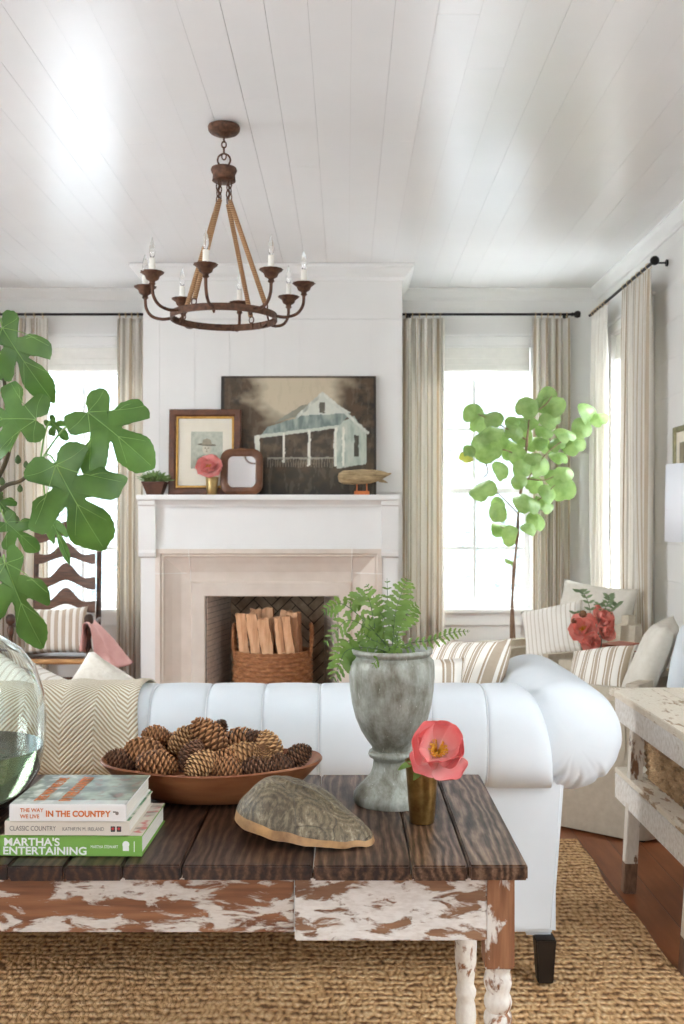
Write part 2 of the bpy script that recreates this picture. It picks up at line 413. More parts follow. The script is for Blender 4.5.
def rugmat():
    t = NT('jute_weave'); o = t.coord('Object')
    wob = t.n('ShaderNodeTexNoise'); wob.inputs['Scale'].default_value = 6; wob.inputs['Detail'].default_value = 3; t.l(o, wob.inputs['Vector'])
    sc_ = t.n('ShaderNodeVectorMath', operation='SCALE'); sc_.inputs['Scale'].default_value = .05; t.l(wob.outputs['Color'], sc_.inputs[0])
    vv = t.n('ShaderNodeVectorMath', operation='ADD'); t.l(o, vv.inputs[0]); t.l(sc_.outputs[0], vv.inputs[1])
    mpv = t.n('ShaderNodeMapping'); mpv.inputs['Scale'].default_value = (1, .62, 1); t.l(vv.outputs[0], mpv.inputs[0])
    vo = t.voro(mpv.outputs[0], 66); knot = t.math('SUBTRACT', 1, t.math('MULTIPLY', vo.outputs['Distance'], 1.15))
    rows = t.wave(vv.outputs[0], 9, 1.0, 2, 3, 'Y')
    n = t.noise(t.coord('Object', (2.2, 1, 1)), 90, 4, .6)
    big = t.noise(o, 3, 3)
    f = t.math('ADD', t.math('MULTIPLY', rows, .25), t.math('ADD', t.math('MULTIPLY', knot, .55), t.math('MULTIPLY', n, .25)))
    f2 = t.math('ADD', f, t.math('MULTIPLY', t.math('SUBTRACT', big, .5), .18))
    t.col(t.ramp(f2, ((.20, rgb(120, 84, 50)), (.36, rgb(182, 138, 90)), (.52, rgb(214, 172, 122)), (.8, rgb(234, 202, 156)))))
    t.setp(Roughness=.95); t.bump(f, 1.0, .02); return t.m
M['rug'] = rugmat()
def floormat():
    t = NT('heart_pine_boards'); o = t.coord('Object')
    sep = t.n('ShaderNodeSeparateXYZ'); t.l(o, sep.inputs[0])
    idx = t.math('FLOOR', t.math('MULTIPLY', sep.outputs[0], 1/.13)); fr = t.math('FRACT', t.math('MULTIPLY', sep.outputs[0], 1/.13))
    cb = t.n('ShaderNodeCombineXYZ'); t.l(t.math('MULTIPLY', idx, 3.7), cb.inputs[1]); t.l(t.math('MULTIPLY', idx, 1.3), cb.inputs[2])
    ad = t.n('ShaderNodeVectorMath', operation='ADD'); t.l(o, ad.inputs[0]); t.l(cb.outputs[0], ad.inputs[1])
    mp = t.n('ShaderNodeMapping'); mp.inputs['Scale'].default_value = (1, .12, 1); t.l(ad.outputs[0], mp.inputs[0])
    g = t.noise(mp.outputs[0], 26, 6)
    wn = t.n('ShaderNodeTexWhiteNoise', noise_dimensions='1D'); t.l(idx, wn.inputs['W'])
    f = t.math('ADD', t.math('MULTIPLY', g, .7), t.math('MULTIPLY', wn.outputs[0], .3))
    c = t.ramp(f, ((.25, rgb(98, 54, 32)), (.5, rgb(134, 78, 46)), (.78, rgb(164, 104, 66))))
    groove = t.ramp(fr, ((0, 0), (.02, 1), (.98, 1), (1, 0)))
    t.col(t.mix(groove, rgb(56, 34, 24), c)); t.setp(Roughness=.32)
    t.bump(t.math('ADD', groove, t.math('MULTIPLY', g, .1)), .4, .003); return t.m
M['floor'] = floormat()
def brickmat():
    return simple('firebrick', rgb(140, 120, 98), rgb(190, 168, 142), 14, .9, bump=(90, .5, .004))
M['brick'] = brickmat(); M['mortar'] = simple('dark_mortar', rgb(40, 33, 28), rgb(60, 50, 42), 40, .95)
M['brick_pale'] = simple('pale_firebrick', rgb(214, 198, 184), rgb(232, 218, 204), 22, .9, bump=(90, .5, .004))
def basketmat(name, a, b, c, sc=1):
    t = NT(name); o = t.coord('Object', (sc, sc, sc))
    n = t.noise(t.coord('Object', (sc, sc, 3*sc)), 30, 5)
    t.col(t.ramp(n, ((.3, a), (.5, b), (.72, c)))); t.setp(Roughness=.75); t.bump(n, .5, .004); return t.m
M['basket'] = basketmat('brown_rattan', rgb(124, 78, 46), rgb(156, 102, 62), rgb(186, 130, 84))
M['basket2'] = basketmat('seagrass_weave', rgb(120, 92, 62), rgb(172, 138, 100), rgb(206, 176, 136), .5)
M['log_face'] = simple('split_log_face', rgb(206, 150, 108), rgb(236, 190, 150), 12, .85, stretch=(3, 3, .4), bump=(50, .4, .003))
M['log_bark'] = simple('log_bark', rgb(150, 100, 70), rgb(186, 136, 100), 20, .95, stretch=(3, 3, .6), bump=(60, .8, .006))
M['bowl'] = simple('carved_wooden_bowl', rgb(128, 74, 44), rgb(172, 112, 72), 10, .5, stretch=(.5, 3, 3), bump=(20, .15))
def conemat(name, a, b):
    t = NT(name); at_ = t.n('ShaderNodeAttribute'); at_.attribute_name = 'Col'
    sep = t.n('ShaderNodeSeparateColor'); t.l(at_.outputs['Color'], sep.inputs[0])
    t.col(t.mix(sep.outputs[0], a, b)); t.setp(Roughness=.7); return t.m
M['cone_brown'] = conemat('pinecone_brown', rgb(76, 42, 26), rgb(196, 140, 92))
M['cone_dark'] = conemat('pinecone_dark', rgb(44, 26, 20), rgb(138, 96, 68))
M['cone_pale'] = conemat('pinecone_pale', rgb(110, 68, 40), rgb(224, 176, 122))
def shellmat():
    t = NT('turtle_shell'); o = t.coord('Object')
    v = t.voro(t.coord('Object', (1, 1, .6)), 13, 'DISTANCE_TO_EDGE')
    n = t.noise(o, 14, 9, .72, .8)
    v2 = t.voro(t.coord('Object', (1, 1, .6)), 13)
    ring = t.math('MULTIPLY', t.math('ADD', t.math('SINE', t.math('ADD', t.math('MULTIPLY', v2.outputs['Distance'], 42), t.math('MULTIPLY', n, 16))), 1), .5)
    w = t.noise(t.coord('Object', (2, 1, 1)), 70, 6, .75, 1)
    f = t.math('ADD', t.math('MULTIPLY', n, .5), t.math('ADD', t.math('MULTIPLY', w, .42), t.math('MULTIPLY', ring, .08)))
    c = t.ramp(f, ((.34, rgb(44, 38, 28)), (.46, rgb(84, 72, 52)), (.56, rgb(124, 110, 86)), (.68, rgb(178, 166, 142))))
    e = t.ramp(v.outputs['Distance'], ((0, 0.35), (.012, 1)))
    t.col(t.mix(e, rgb(58, 48, 38), c)); t.setp(Roughness=.45)
    t.bump(t.math('ADD', t.math('MULTIPLY', e, .6), f), .7, .006); return t.m
M['shell'] = shellmat(); M['shell_rim'] = simple('shell_rim', rgb(120, 84, 50), rgb(196, 150, 98), 20, .5, bump=(40, .4, .004))
def urnmat():
    t = NT('weathered_zinc_urn'); o = t.coord('Object')
    n = t.noise(o, 9, 7, .65, .6); s = t.noise(t.coord('Object', (1, 1, .35)), 40, 5, .7)
    f = t.math('ADD', t.math('MULTIPLY', n, .6), t.math('MULTIPLY', s, .4))
    c = t.ramp(f, ((.28, rgb(74, 68, 54)), (.42, rgb(118, 116, 102)), (.54, rgb(158, 160, 150)), (.72, rgb(204, 206, 198))))
    sc_ = t.ramp(t.noise(t.coord('Object', (4, 4, 1), (.4, .3, .2)), 46, 2, .4, 1.0), ((.72, 0), (.75, 1)))
    t.col(t.mix(t.math('MULTIPLY', sc_, .7), c, rgb(206, 206, 196))); t.setp(Roughness=.5, Metallic=.25)
    t.bump(f, .5, .005); return t.m
M['urn'] = urnmat()
M['decoy'] = simple('weathered_driftwood', rgb(120, 100, 72), rgb(196, 172, 130), 26, .9, stretch=(.5, 2, 2.2), bump=(60, .7, .006), detail=7)
def ropemat():
    t = NT('rope_wrap'); w = t.wave(t.coord('Object', (1, 1, 1)), 34, .4, 1, 1, 'Z')
    t.col(t.ramp(w, ((.2, rgb(132, 92, 60)), (.8, rgb(196, 156, 114))))); t.setp(Roughness=.85); t.bump(w, .7, .004); return t.m
M['rope'] = ropemat()
def attrmat(name, rough=.7):
    t = NT(name); a = t.n('ShaderNodeAttribute'); a.attribute_name = 'Col'; t.col(a.outputs['Color']); t.setp(Roughness=rough); return t.m
M['paint_picture'] = attrmat('painted_canvas', .55); M['photo_print'] = attrmat('old_photo_print', .5); M['jacket_art'] = attrmat('jacket_art', .3)
M['jacket_art2'] = M['jacket_art']
M['photo_glass'] = M['pane']
SKY_STRENGTH, EXPO = 12.0, 0.84
# ================================================================ THE ROOM
XL, XR, YF, YB, H = -3.7, 2.03, -1.9, 8.05, 3.29
WT = .15
def boards(bm, u0, u1, z0, z1, holes, pitch=.232, gap=.0012, th=.02, back=True):
    "wall in its own frame: u along the wall, y>0 outward; horizontal boards with thin gaps"
    def cut(a, b, lo, hi, y0, y1, mi, g=0):
        # a,b z-range of a row
        segs = [(lo, hi)]
        for h in holes:
            if b <= h[2]+1e-6 or a >= h[3]-1e-6: continue
            ns = []
            for s in segs:
                if h[1] <= s[0] or h[0] >= s[1]: ns.append(s); continue
                if h[0] > s[0]: ns.append((s[0], h[0]))
                if h[1] < s[1]: ns.append((h[1], s[1]))
            segs = ns
        for s in segs: box(bm, s[0], s[1], y0, y1, a, b, 0, mi)
    zs = [z0]; z = z0+.12
    while z < z1-.02: zs.append(z); z += pitch
    zs.append(z1)
    for a, b in zip(zs, zs[1:]):
        a2, b2 = a+gap/2, b-gap/2
        br = sorted({a2, b2} | {q for h in holes for q in (h[2], h[3]) if a2 < q < b2})
        for p, q in zip(br, br[1:]): cut(p, q, u0, u1, 0, th, 0)
    br = sorted({z0, z1} | {q for h in holes for q in (h[2], h[3])})
    for p, q in zip(br, br[1:]): cut(p, q, u0, u1, th+.001, WT, 1)
FRAMES = {'back': (Matrix.Translation((0, YB, 0))),
          'right': Matrix.Translation((XR, 0, 0)) @ Matrix.Rotation(-PI/2, 4, 'Z'),
          'left': Matrix.Translation((XL, 0, 0)) @ Matrix.Rotation(PI/2, 4, 'Z'),
          'front': Matrix.Translation((0, YF, 0)) @ Matrix.Rotation(PI, 4, 'Z')}
WZ0, WZ1 = .72, 2.84
# windows: (wall, centre u, half width)
WIN = [('back', 1.04, .46), ('back', -2.13, .46), ('right', -7.12, .46),
       ('right', -1.4, .5), ('left', 4.6, .55), ('left', 1.8, .55), ('front', 1.1, .36)]  # side windows in this row are unseen, added to let fill daylight in
def wall(side, u0, u1):
    bm = BM()
    holes = [(c-w, c+w, WZ0, WZ1) for s, c, w in WIN if s == side]
    boards(bm, u0, u1, 0, H, holes)
    xf(bm, bm.verts, FRAMES[side])
    return struct('wall_'+side, bm, [M['wall'], M['gap']])
wall('back', XL, XR); wall('right', -YB-WT, -YF+WT); wall('left', YF-WT, YB+WT); wall('front', -XR, -XL)
# ceiling of narrow boards running away from the camera, real gaps between them
bm = BM(); x = XL-.1; rr = random.Random(3)
P = .158
k = math.floor((XL)/P)
while k*P < XR+.1:
    g = rr.choice((.0004, .0007, .0010, .0016)); dz = rr.uniform(-.0006, .0006)
    x0, x1 = k*P+g/2+.02, (k+1)*P-g/2+.02
    cuts = [YF-.1] + ([rr.uniform(2.5, 7)] if rr.random() < .5 else []) + [YB+.1]
    for a, b in zip(cuts, cuts[1:]): box(bm, x0, x1, a+.001, b-.001, H+dz, H+.018)
    k += 1
box(bm, XL-.15, XR+.15, YF-.15, YB+.15, H+.02, H+.1, 0, 1)
struct('ceiling', bm, [M['ceil'], M['gap']])
bm = BM(); box(bm, XL-.15, XR+.15, YF-.15, YB+.15, -.1, 0); struct('floor', bm, M['floor'])
# crown and baseboard
CH = (-1.48, .41, 7.3)   # chimney breast
def crown_prof(d=.075, h=.085):
    return [(0, 0), (.012, 0), (.018, .012), (.03, .022), (d*.75, h*.7), (d*.9, h*.8), (d, h*.86), (d, h), (0, h)]
def run(bm, p, q, outn, prof, z0, mi=0, ext=0, m0=0, m1=0):
    "profile swept p->q; outn = direction the profile projects; m0/m1 mitre slopes"
    p, q, outn = Vector(p), Vector(q), Vector(outn); d = (q-p).normalized()
    A = [bm.verts.new((p+outn*a+d*(-m0*a)+Vector((0, 0, z0+b)))) for a, b in prof]
    B = [bm.verts.new((q+outn*a+d*(m1*a)+Vector((0, 0, z0+b)))) for a, b in prof]
    fs = [bm.faces.new(A), bm.faces.new(list(reversed(B)))]
    n = len(A)
    for i in range(n): fs.append(bm.faces.new((A[(i+1) % n], A[i], B[i], B[(i+1) % n])))
    for f in fs: f.material_index = mi
    bmesh.ops.recalc_face_normals(bm, faces=fs)
cp = crown_prof(); hz = H-.085-.001
n = 1
for p, q, o, m0, m1 in (((XR, YF, 0), (XR, YB, 0), (-1, 0, 0), 0, -1), ((CH[1], YB, 0), (XR, YB, 0), (0, -1, 0), 0, -1),
                ((XL, YB, 0), (CH[0], YB, 0), (0, -1, 0), -1, 0), ((XL, YF, 0), (XL, YB, 0), (1, 0, 0), 0, -1)):
    bm = BM(); run(bm, p, q, o, cp, hz, 0, 0, m0, m1); struct('trim_%d' % n, bm, M['trim']); n += 1
bp = [(0, 0), (.018, 0), (.018, .13), (.01, .15), (0, .15)]
for nm, p, q, o in (('right', (XR, YF, 0), (XR, YB, 0), (-1, 0, 0)), ('back', (XL, YB, 0), (CH[0]-.05, YB, 0), (0, -1, 0)), ('left', (XL, YF, 0), (XL, YB, 0), (1, 0, 0))):
    bm = BM(); run(bm, p, q, o, bp, .001); struct('baseboard_'+nm, bm, M['trim'])

def window(num, side, c, w, full=True, shade=True, cas=.085):
    F = FRAMES[side] @ Matrix.Translation((c, 0, 0))
    z0, z1 = WZ0, WZ1
    fr = BM()
    # jamb lining and casing
    for s in (-1, 1):
        box(fr, s*w-.012 if s > 0 else -w, w if s > 0 else -w+.012, .0, WT-.005, z0, z1)
        a, b = sorted((s*(w-.004), s*(w+cas))); box(fr, a, b, -.02, -.001, z0-.03, z1+.0, .003)
    box(fr, -w, w, 0, WT-.005, z1-.012, z1); 
    box(fr, -w-cas, w+cas, -.022, -.001, z1+.001, z1+.07, .003)
    box(fr, -w-cas-.02, w+cas+.02, -.04, -.001, z1+.071, z1+.09, .004)
    xf(fr, fr.verts, F)
    root = struct('window_%d' % num, fr, M['trim'])
    si = BM(); box(si, -w-cas-.02, w+cas+.02, -.055, WT-.005, z0-.03, z0+.002, .006); box(si, -w-cas, w+cas, -.02, -.001, z0-.13, z0-.031, .004)
    xf(si, si.verts, F); struct('window_sill', si, M['trim'], root)
    zm = EYE-(491-522)*.00815   # meeting rail
    for nm, a, b, y in (('upper_sash', zm-.02, z1-.014, .085), ('lower_sash', z0+.004, zm+.02, .05)):
        s = BM(); W = w-.014; rw = .045
        box(s, -W, W, y, y+.032, a, a+(.06 if nm[0] == 'l' else .04), .003); box(s, -W, W, y, y+.032, b-.04, b, .003)
        lo_, hi_ = a+(.0605 if nm[0] == 'l' else .0405), b-.0405; box(s, -W, -W+rw, y, y+.032, lo_, hi_, .003); box(s, W-rw, W, y, y+.032, lo_, hi_, .003)
        box(s, -.013, .013, y+.003, y+.029, a+.039, b-.039); zc = ((a+b)/2 if nm[0] == 'l' else zm+.50)
        box(s, -W+rw-.002, W-rw+.002, y+.005, y+.027, zc-.011, zc+.011)
        xf(s, s.verts, F); so = struct(nm, s, M['sash'], root)
        g = BM(); box(g, -W+rw, W-rw, y+.014, y+.017, a+.03, b-.03); xf(g, g.verts, F)
        struct('pane', g, M['pane'], so)
    if shade:
        sh = BM(); W = w-.02
        # a folded white roman blind drawn up to the window head
        prism(sh, [(.012, z1-.016), (.034, z1-.016), (.036, z1-.10), (.030, z1-.104), (.038, z1-.15), (.028, z1-.156), (.036, z1-.195), (.020, z1-.21), (.008, z1-.195), (.006, z1-.156), (.012, z1-.15), (.009, z1-.104), (.014, z1-.10)], -W, W, 'YZ')
        xf(sh, sh.verts, F); struct('roman_blind', sh, M['shade_cloth'], root)
    return root
for i, (s, c, w) in enumerate(WIN): window(i+1, s, c, w, shade=i < 3)

# portals: tell the renderer where the daylight comes in
for s, c, w in WIN:
    L = bpy.data.lights.new('daylight_opening', 'AREA'); L.shape = 'RECTANGLE'; L.size = 2*w; L.size_y = WZ1-WZ0
    L.cycles.is_portal = True
    o = bpy.data.objects.new('daylight_opening', L); COL.objects.link(o)
    o.matrix_world = FRAMES[s] @ Matrix.Translation((c, WT+.02, (WZ0+WZ1)/2)) @ Matrix.Rotation(-PI/2, 4, 'X')

# ---------------------------------------------------------------- chimney breast with firebox
OX0, OX1, OZ = -1.01, -.055, .885
bm = BM(); cx0, cx1, cy = CH
def vboards(bm, x0, x1, z0, z1, y, mi=0):
    p = .256; k = 0; xs = [x0]; x = x0+.12
    while x < x1-.05: xs.append(x); x += p
    xs.append(x1)
    for a, b in zip(xs, xs[1:]): box(bm, a+.0007, b-.0007, y, y+.02, z0, z1, 0, mi)
vboards(bm, cx0, cx1, 1.64, 2.90, cy)
box(bm, cx0, cx1, cy, cy+.02, 2.903, H-.001)
# body behind, left and right of the firebox
box(bm, cx0, OX0-.0, cy+.021, YB-.001, .002, 1.3, 0, 0); box(bm, OX1, cx1, cy+.021, YB-.001, .002, 1.3, 0, 0)
box(bm, cx0, cx1, cy+.021, YB-.001, 1.301, H-.001)
box(bm, OX0, OX1, cy+.021, YB-.001, OZ+.06, 1.3); 
struct('wall_chimney', bm, [M['wall'], M['gap']])
bm = BM()
run(bm, (cx0, cy, 0), (cx1, cy, 0), (0, -1, 0), [(0, 0), (.014, 0), (.02, .02), (.045, .04), (.07, .075), (.085, .085), (.085, .105), (0, .105)], H-.107, 0, 0, 1, 1)
for s, xx in ((-1, cx0), (1, cx1)):
    run(bm, (xx, cy, 0), (xx, YB-.09, 0), (s, 0, 0), [(0, 0), (.014, 0), (.02, .02), (.045, .04), (.07, .075), (.085, .085), (.085, .105), (0, .105)], H-.107, 0, 0, 1, 0)
struct('trim_5', bm, M['trim'])

# firebox lining: herringbone brick back, splayed brick sides
fb = BM(); BX0, BX1, BYb = -.90, -.165, 7.78
def herringbone(bm, x0, x1, z0, z1, M4, L=.2, W=.066, ang=PI/4, g=.007):
    "bricks lying in local xz, face at y=0 looking -y; clipped loosely to the rectangle"
    ca, sa = math.cos(ang), math.sin(ang); rr = random.Random(8)
    n = 14
    for i in range(-n*2, n*2):
        for j in range(-n, n):
            for hv in (0, 1):
                # standard herringbone lattice: L = 3W
                bx = (i*W + j*L*1.0); bz = (i*W - j*L*1.0)
                if hv == 0: r = (bx, bx+L-g, bz, bz+W-g)
                else: r = (bx+L, bx+L+W-g, bz-L+W+0.0, bz+W-g)
                cxx, czz = (r[0]+r[1])/2, (r[2]+r[3])/2
                wx, wz = cxx*ca-czz*sa, cxx*sa+czz*ca
                ox, oz = (x0+x1)/2, (z0+z1)/2
                m = L*.30
                if abs(wx) > (x1-x0)/2-m*.4 or abs(wz) > (z1-z0)/2-m*.4: continue
                d = rr.uniform(-.002, .002)
                vs = box(bm, r[0]-cxx, r[1]-cxx, -.01+d, .01, r[2]-czz, r[3]-czz)
                Mx = M4 @ Matrix.Translation((ox+wx, 0, oz+wz)) @ Matrix.Rotation(-ang, 4, 'Y')
                xf(bm, vs, Mx)
box(fb, BX0-.03, BX1+.03, BYb+.01, BYb+.05, .03, OZ+.05, 0, 1)
herringbone(fb, BX0-.06, BX1+.06, -.05, OZ+.06, Matrix.Translation((0, BYb+.008, 0)))
for sx, xa, xb in ((1, OX0+.005, BX0), (-1, OX1-.005, BX1)):
    a, b = Vector((xa, 7.2, 0)), Vector((xb, BYb+.01, 0)); d = (b-a); Ln = d.length; d.normalize()
    nrm = Vector((d.y, -d.x, 0))*sx   # into the box
    pts = [(a.x, a.y), (b.x, b.y), (b.x-nrm.x*.04, b.y-nrm.y*.04), (a.x-nrm.x*.04, a.y-nrm.y*.04)]
    prism(fb, pts, .03, OZ+.05, 'XY', 3)
    # courses of small pale brick laid on the splayed cheek
    z = .04; row = 0
    while z < OZ+.0:
        t = 0 if row % 2 else -.05
        while t < Ln-.005:
            t0, t1 = max(t, 0.0)+.002, min(t+.098, Ln-.002)
            if t1-t0 > .01:
                p, q = a+d*t0, a+d*t1; n2 = nrm*.006
                prism(fb, [(p.x, p.y), (q.x, q.y), (q.x+n2.x, q.y+n2.y), (p.x+n2.x, p.y+n2.y)], z, min(z+.036, OZ+.03), 'XY', 2)
            t += .1
        z += .04; row += 1
box(fb, OX0-.03, OX1+.03, 7.22, BYb+.05, OZ+.03, OZ+.059, 0, 1)
box(fb, OX0, OX1, 7.19, BYb+.05, .002, .03, 0, 1)
struct('wall_firebox', fb, [M['brick'], M['mortar'], M['brick_pale'], M['mortar']])

# mantelpiece: white shelf, frieze, corbels, pilasters; limestone surround
mp = thing('fireplace_mantel', 'white painted mantelpiece with pale limestone surround around the brick firebox', 'fireplace mantel', ((cx0+cx1)/2, 7.2, 0))
SY0 = 7.02; SZ = 1.612
mx0, mx1 = -1.475, .375
bm = BM(); box(bm, mx0, mx1, SY0, 7.298, SZ-.036, SZ, .006); 
run(bm, (mx0+.075, 7.115, 0), (mx1-.075, 7.115, 0), (0, -1, 0), [(0, 0), (.012, 0), (.02, .018), (.05, .04), (.07, .05), (0, .05)], SZ-.087, 0, 0, 1, 1)
obj('mantel_shelf', bm, M['trim'], mp)
bm = BM(); box(bm, mx0+.10, mx1-.10, 7.13, 7.298, 1.235, SZ-.037, .003)
box(bm, mx0+.10, mx1-.10, 7.105, 7.13, 1.222, 1.252, .006); box(bm, mx0+.10, mx1-.10, 7.118, 7.13, 1.256, 1.268, .003)
obj('frieze', bm, M['trim'], mp)
for s, xa, xb in ((-1, mx0+.005, mx0+.125), (1, mx1-.125, mx1-.005)):
    bm = BM(); box(bm, xa+.008, xb-.0, 7.12, 7.298, .001, 1.20, .003); box(bm, xa-.0, xb+.006, 7.105, 7.298, .001, .18, .004)
    obj('pilaster', bm, M['trim'], mp)
    bm = BM()
    prof = [(7.12, SZ-.037), (7.055, SZ-.037), (7.055, SZ-.07), (7.072, SZ-.08), (7.075, SZ-.2), (7.08, SZ-.33), (7.085, SZ-.39), (7.078, SZ-.41), (7.085, SZ-.435), (7.11, SZ-.445), (7.29, SZ-.445), (7.29, SZ-.037)]
    prism(bm, prof, xa, xb, 'YZ'); obj('corbel', bm, M['trim'], mp)
# stone surround: profile swept as an upside-down U
sx0, sx1, st = mx0+.118, mx1-.118, 1.232
prof = [(0, 7.15), (0, 7.11), (.035, 7.105), (.045, 7.12), (.055, 7.118), (.066, 7.135), (.11, 7.165), (.17, 7.195), (.235, 7.205), (.245, 7.185), (.252, 7.18), (.262, 7.18), (.335, 7.18), (.342, 7.186), (.342, 7.299)]
bm = BM(); tot = .342; ks = (OX0-sx0)/tot; kt = (st-OZ)/tot; kr = (sx1-OX1)/tot
cols = []
for i, y in prof:
    cols.append([bm.verts.new(p) for p in ((sx0+i*ks, y, .001), (sx0+i*ks, y, st-i*kt), (sx1-i*kr, y, st-i*kt), (sx1-i*kr, y, .001))])
for a, b in zip(cols, cols[1:]):
    for k in range(3): bm.faces.new((a[k], a[k+1], b[k+1], b[k]))
a, b = cols[0], [bm.verts.new((v.co.x, 7.299, v.co.z)) for v in cols[0]]
for k in range(3): bm.faces.new((b[k], b[k+1], a[k+1], a[k]))
bmesh.ops.recalc_face_normals(bm, faces=bm.faces)
obj('stone_surround', bm, M['stone'], mp)
# pale joints between the stones follow the profile
for sgn in (-1, 1):
    bm = BM()
    kk = ks if sgn < 0 else kr; e0 = sx0 if sgn < 0 else sx1; S = -sgn
    h = 1.052
    pts = [(e0+S*i*kk, y-.002, h) for i, y in prof[1:9]]
    tube(bm, pts, .0036, 5); obj('stone_joint', bm, M['grout'], mp); bm = BM()
    xj = e0+S*prof[8][0]*kk
    pts = [(xj, y-.002, st-i*kt) for i, y in prof[1:9]]
    tube(bm, pts, .0036, 5); obj('stone_joint', bm, M['grout'], mp)
bm = BM(); box(bm, -1.3, .2, 6.78, 7.1, .001, .03, .004); struct('trim_6', bm, M['stone'])  # flush hearth slab

# ================================================================ CURTAINS
def curtain(name, label, p0, p1, ztop, zbot, folds, amp, group, seed, flare=.02):
    "pleated panel hanging between floor-plan points p0 and p1"
    rr = random.Random(seed); p0, p1 = Vector((p0[0], p0[1], 0)), Vector((p1[0], p1[1], 0)); d = p1-p0; L = d.length; d.normalize(); nr = Vector((-d.y, d.x, 0))
    ph = [rr.uniform(-.5, .5) for _ in range(folds+2)]; ampk = [rr.uniform(.75, 1.2) for _ in range(folds+2)]
    ctr = (p0+p1)/2
    root = thing(name, label, 'curtain', (ctr.x, ctr.y, zbot), group)
    bm = BM(); fl = L*2.15
    nu = folds*12
    def fn(u, v):
        z = zbot+(ztop-zbot)*v
        k = u*folds; i = int(min(k, folds-1e-6)); 
        wob = .12*math.sin(v*5+ph[i]*6)
        s = math.sin(2*PI*(k+wob*math.sin(PI*(k-i))))
        a = amp*(ampk[i]*(k-i)+ampk[i]*(1-(k-i)))*(1-.45*v**8)
        xx = (u-.5)*L*(1+flare*(1-v)) + .18*amp*math.sin(4*PI*k+v*2)
        off = a*s + .012*math.sin(v*7+u*9+seed)*(1-v)
        q = ctr+d*xx+nr*off
        return (q.x, q.y, z)
    grid(bm, nu, 26, fn, lambda u, v: (u*fl, v*2.4))
    o = obj('panel', bm, M['curtain'], root, smooth=True); solidify(o, .0016)
    return root, ctr, d, nr, L
def rod(name, label, a, b, z, wall_dir, rings, finials, group=None):
    a, b = Vector((a[0], a[1], z)), Vector((b[0], b[1], z)); wd = Vector(wall_dir)
    root = thing(name, label, 'curtain rod', (a+b)/2)
    bm = BM(); tube(bm, [a, b], .0105, 12); obj('rod', bm, M['black_iron'], root, True, angle=40)
    dd = (b-a).normalized()
    for e, s in finials:
        bm = BM(); e = Vector((e[0], e[1], z))
        Mx = Matrix.Translation(e) @ dd.to_track_quat('Z', 'Y').to_matrix().to_4x4() @ Matrix.Scale(s, 4, (0, 0, 1))
        lathe(bm, [(0.001, -.012), (.015, -.01), (.017, -.002), (.012, .002), (.012, .01), (.022, .016), (.0285, .03), (.029, .042), (.022, .058), (0, .064)], (0, 0, 0), 16, 0, Mx)
        bmesh.ops.recalc_face_normals(bm, faces=bm.faces)
        obj('finial', bm, M['black_iron'], root, True)
    for q in rings:
        bm = BM(); q = Vector((q[0], q[1], z))
        tube(bm, [q, q+wd*.095], .006, 8); 
        e = q+wd*.098; tube(bm, [e-wd*.01, e+wd*.0], .022, 12)
        obj('bracket', bm, M['black_iron'], root, True, angle=40)
    return root
def rings_for(root, ctr, d, L, n, zr, ztop):
    for i in range(n):
        q = ctr+d*((i+.5)/n-.5)*L
        bm = BM(); r = .0185
        nr = Vector((-d.y, d.x, 0))
        tube(bm, [Vector((q.x, q.y, zr))+nr*r*math.cos(t)+Vector((0, 0, r*math.sin(t)-.004)) for t in [2*PI*k/14 for k in range(14)]], .0028, 6, closed=True)
        tube(bm, [(q.x, q.y, zr-r-.004), (q.x, q.y, ztop-.005)], .0028, 6)
        obj('curtain_ring', bm, M['ring'], root, True)
M['ring'] = simple('pale_brass_ring', rgb(196, 172, 132), rgb(214, 192, 152), 20, .45, .2)
RZ = 3.068
def cset(name, label, p0, p1, folds, group, seed, amp=.036, nr=6):
    root, ctr, d, n_, L = curtain(name, label, p0, p1, RZ-.032, .012, folds, amp, group, seed)
    rings_for(root, ctr, d, L, nr, RZ, RZ-.032)
G1 = 'striped curtains at the windows'
YC = 7.935
cset('curtain', 'striped curtain just right of the chimney, beside the fireplace mantel', (.445, YC), (.775, YC), 5, G1, 1)
cset('curtain', 'striped curtain on the back wall nearest the room corner, just right of the small tree', (1.478, YC), (1.775, YC), 5, G1, 2)
cset('curtain', 'striped curtain touching the left edge of the mantelpiece, beside the ladder-back chair', (-1.82, YC), (-1.53, YC), 5, G1, 3)
cset('curtain', 'striped curtain behind the large fig leaves at the left edge of the view', (-2.78, YC), (-2.37, YC), 6, G1, 4)
XC = 1.915
RZ -= .026
cset('curtain', 'narrow striped curtain on the right wall beside the room corner', (XC, 7.78), (XC, 7.33), 5, G1, 5)
cset('curtain', 'wide striped curtain on the right wall behind the beige armchairs', (XC, 6.93), (XC, 6.28), 8, G1, 6)
RZ += .026
rod('curtain_rod', 'black iron curtain rod above the window right of the chimney', (.43, YC), (1.80, YC), RZ, (0, 1, 0), [(.5, YC), (1.76, YC)], [((1.80, YC), 1)])
rod('curtain_rod', 'black iron curtain rod above the window left of the chimney', (-2.86, YC), (-1.50, YC), RZ, (0, 1, 0), [(-2.82, YC), (-1.54, YC)], [((-2.86, YC), -1)])
rod('curtain_rod', 'black iron curtain rod on the right wall with a ball finial', (XC, 7.86), (XC, 6.24), RZ-.026, (1, 0, 0), [(XC, 7.84), (XC, 6.26)], [((XC, 6.24), 1)])

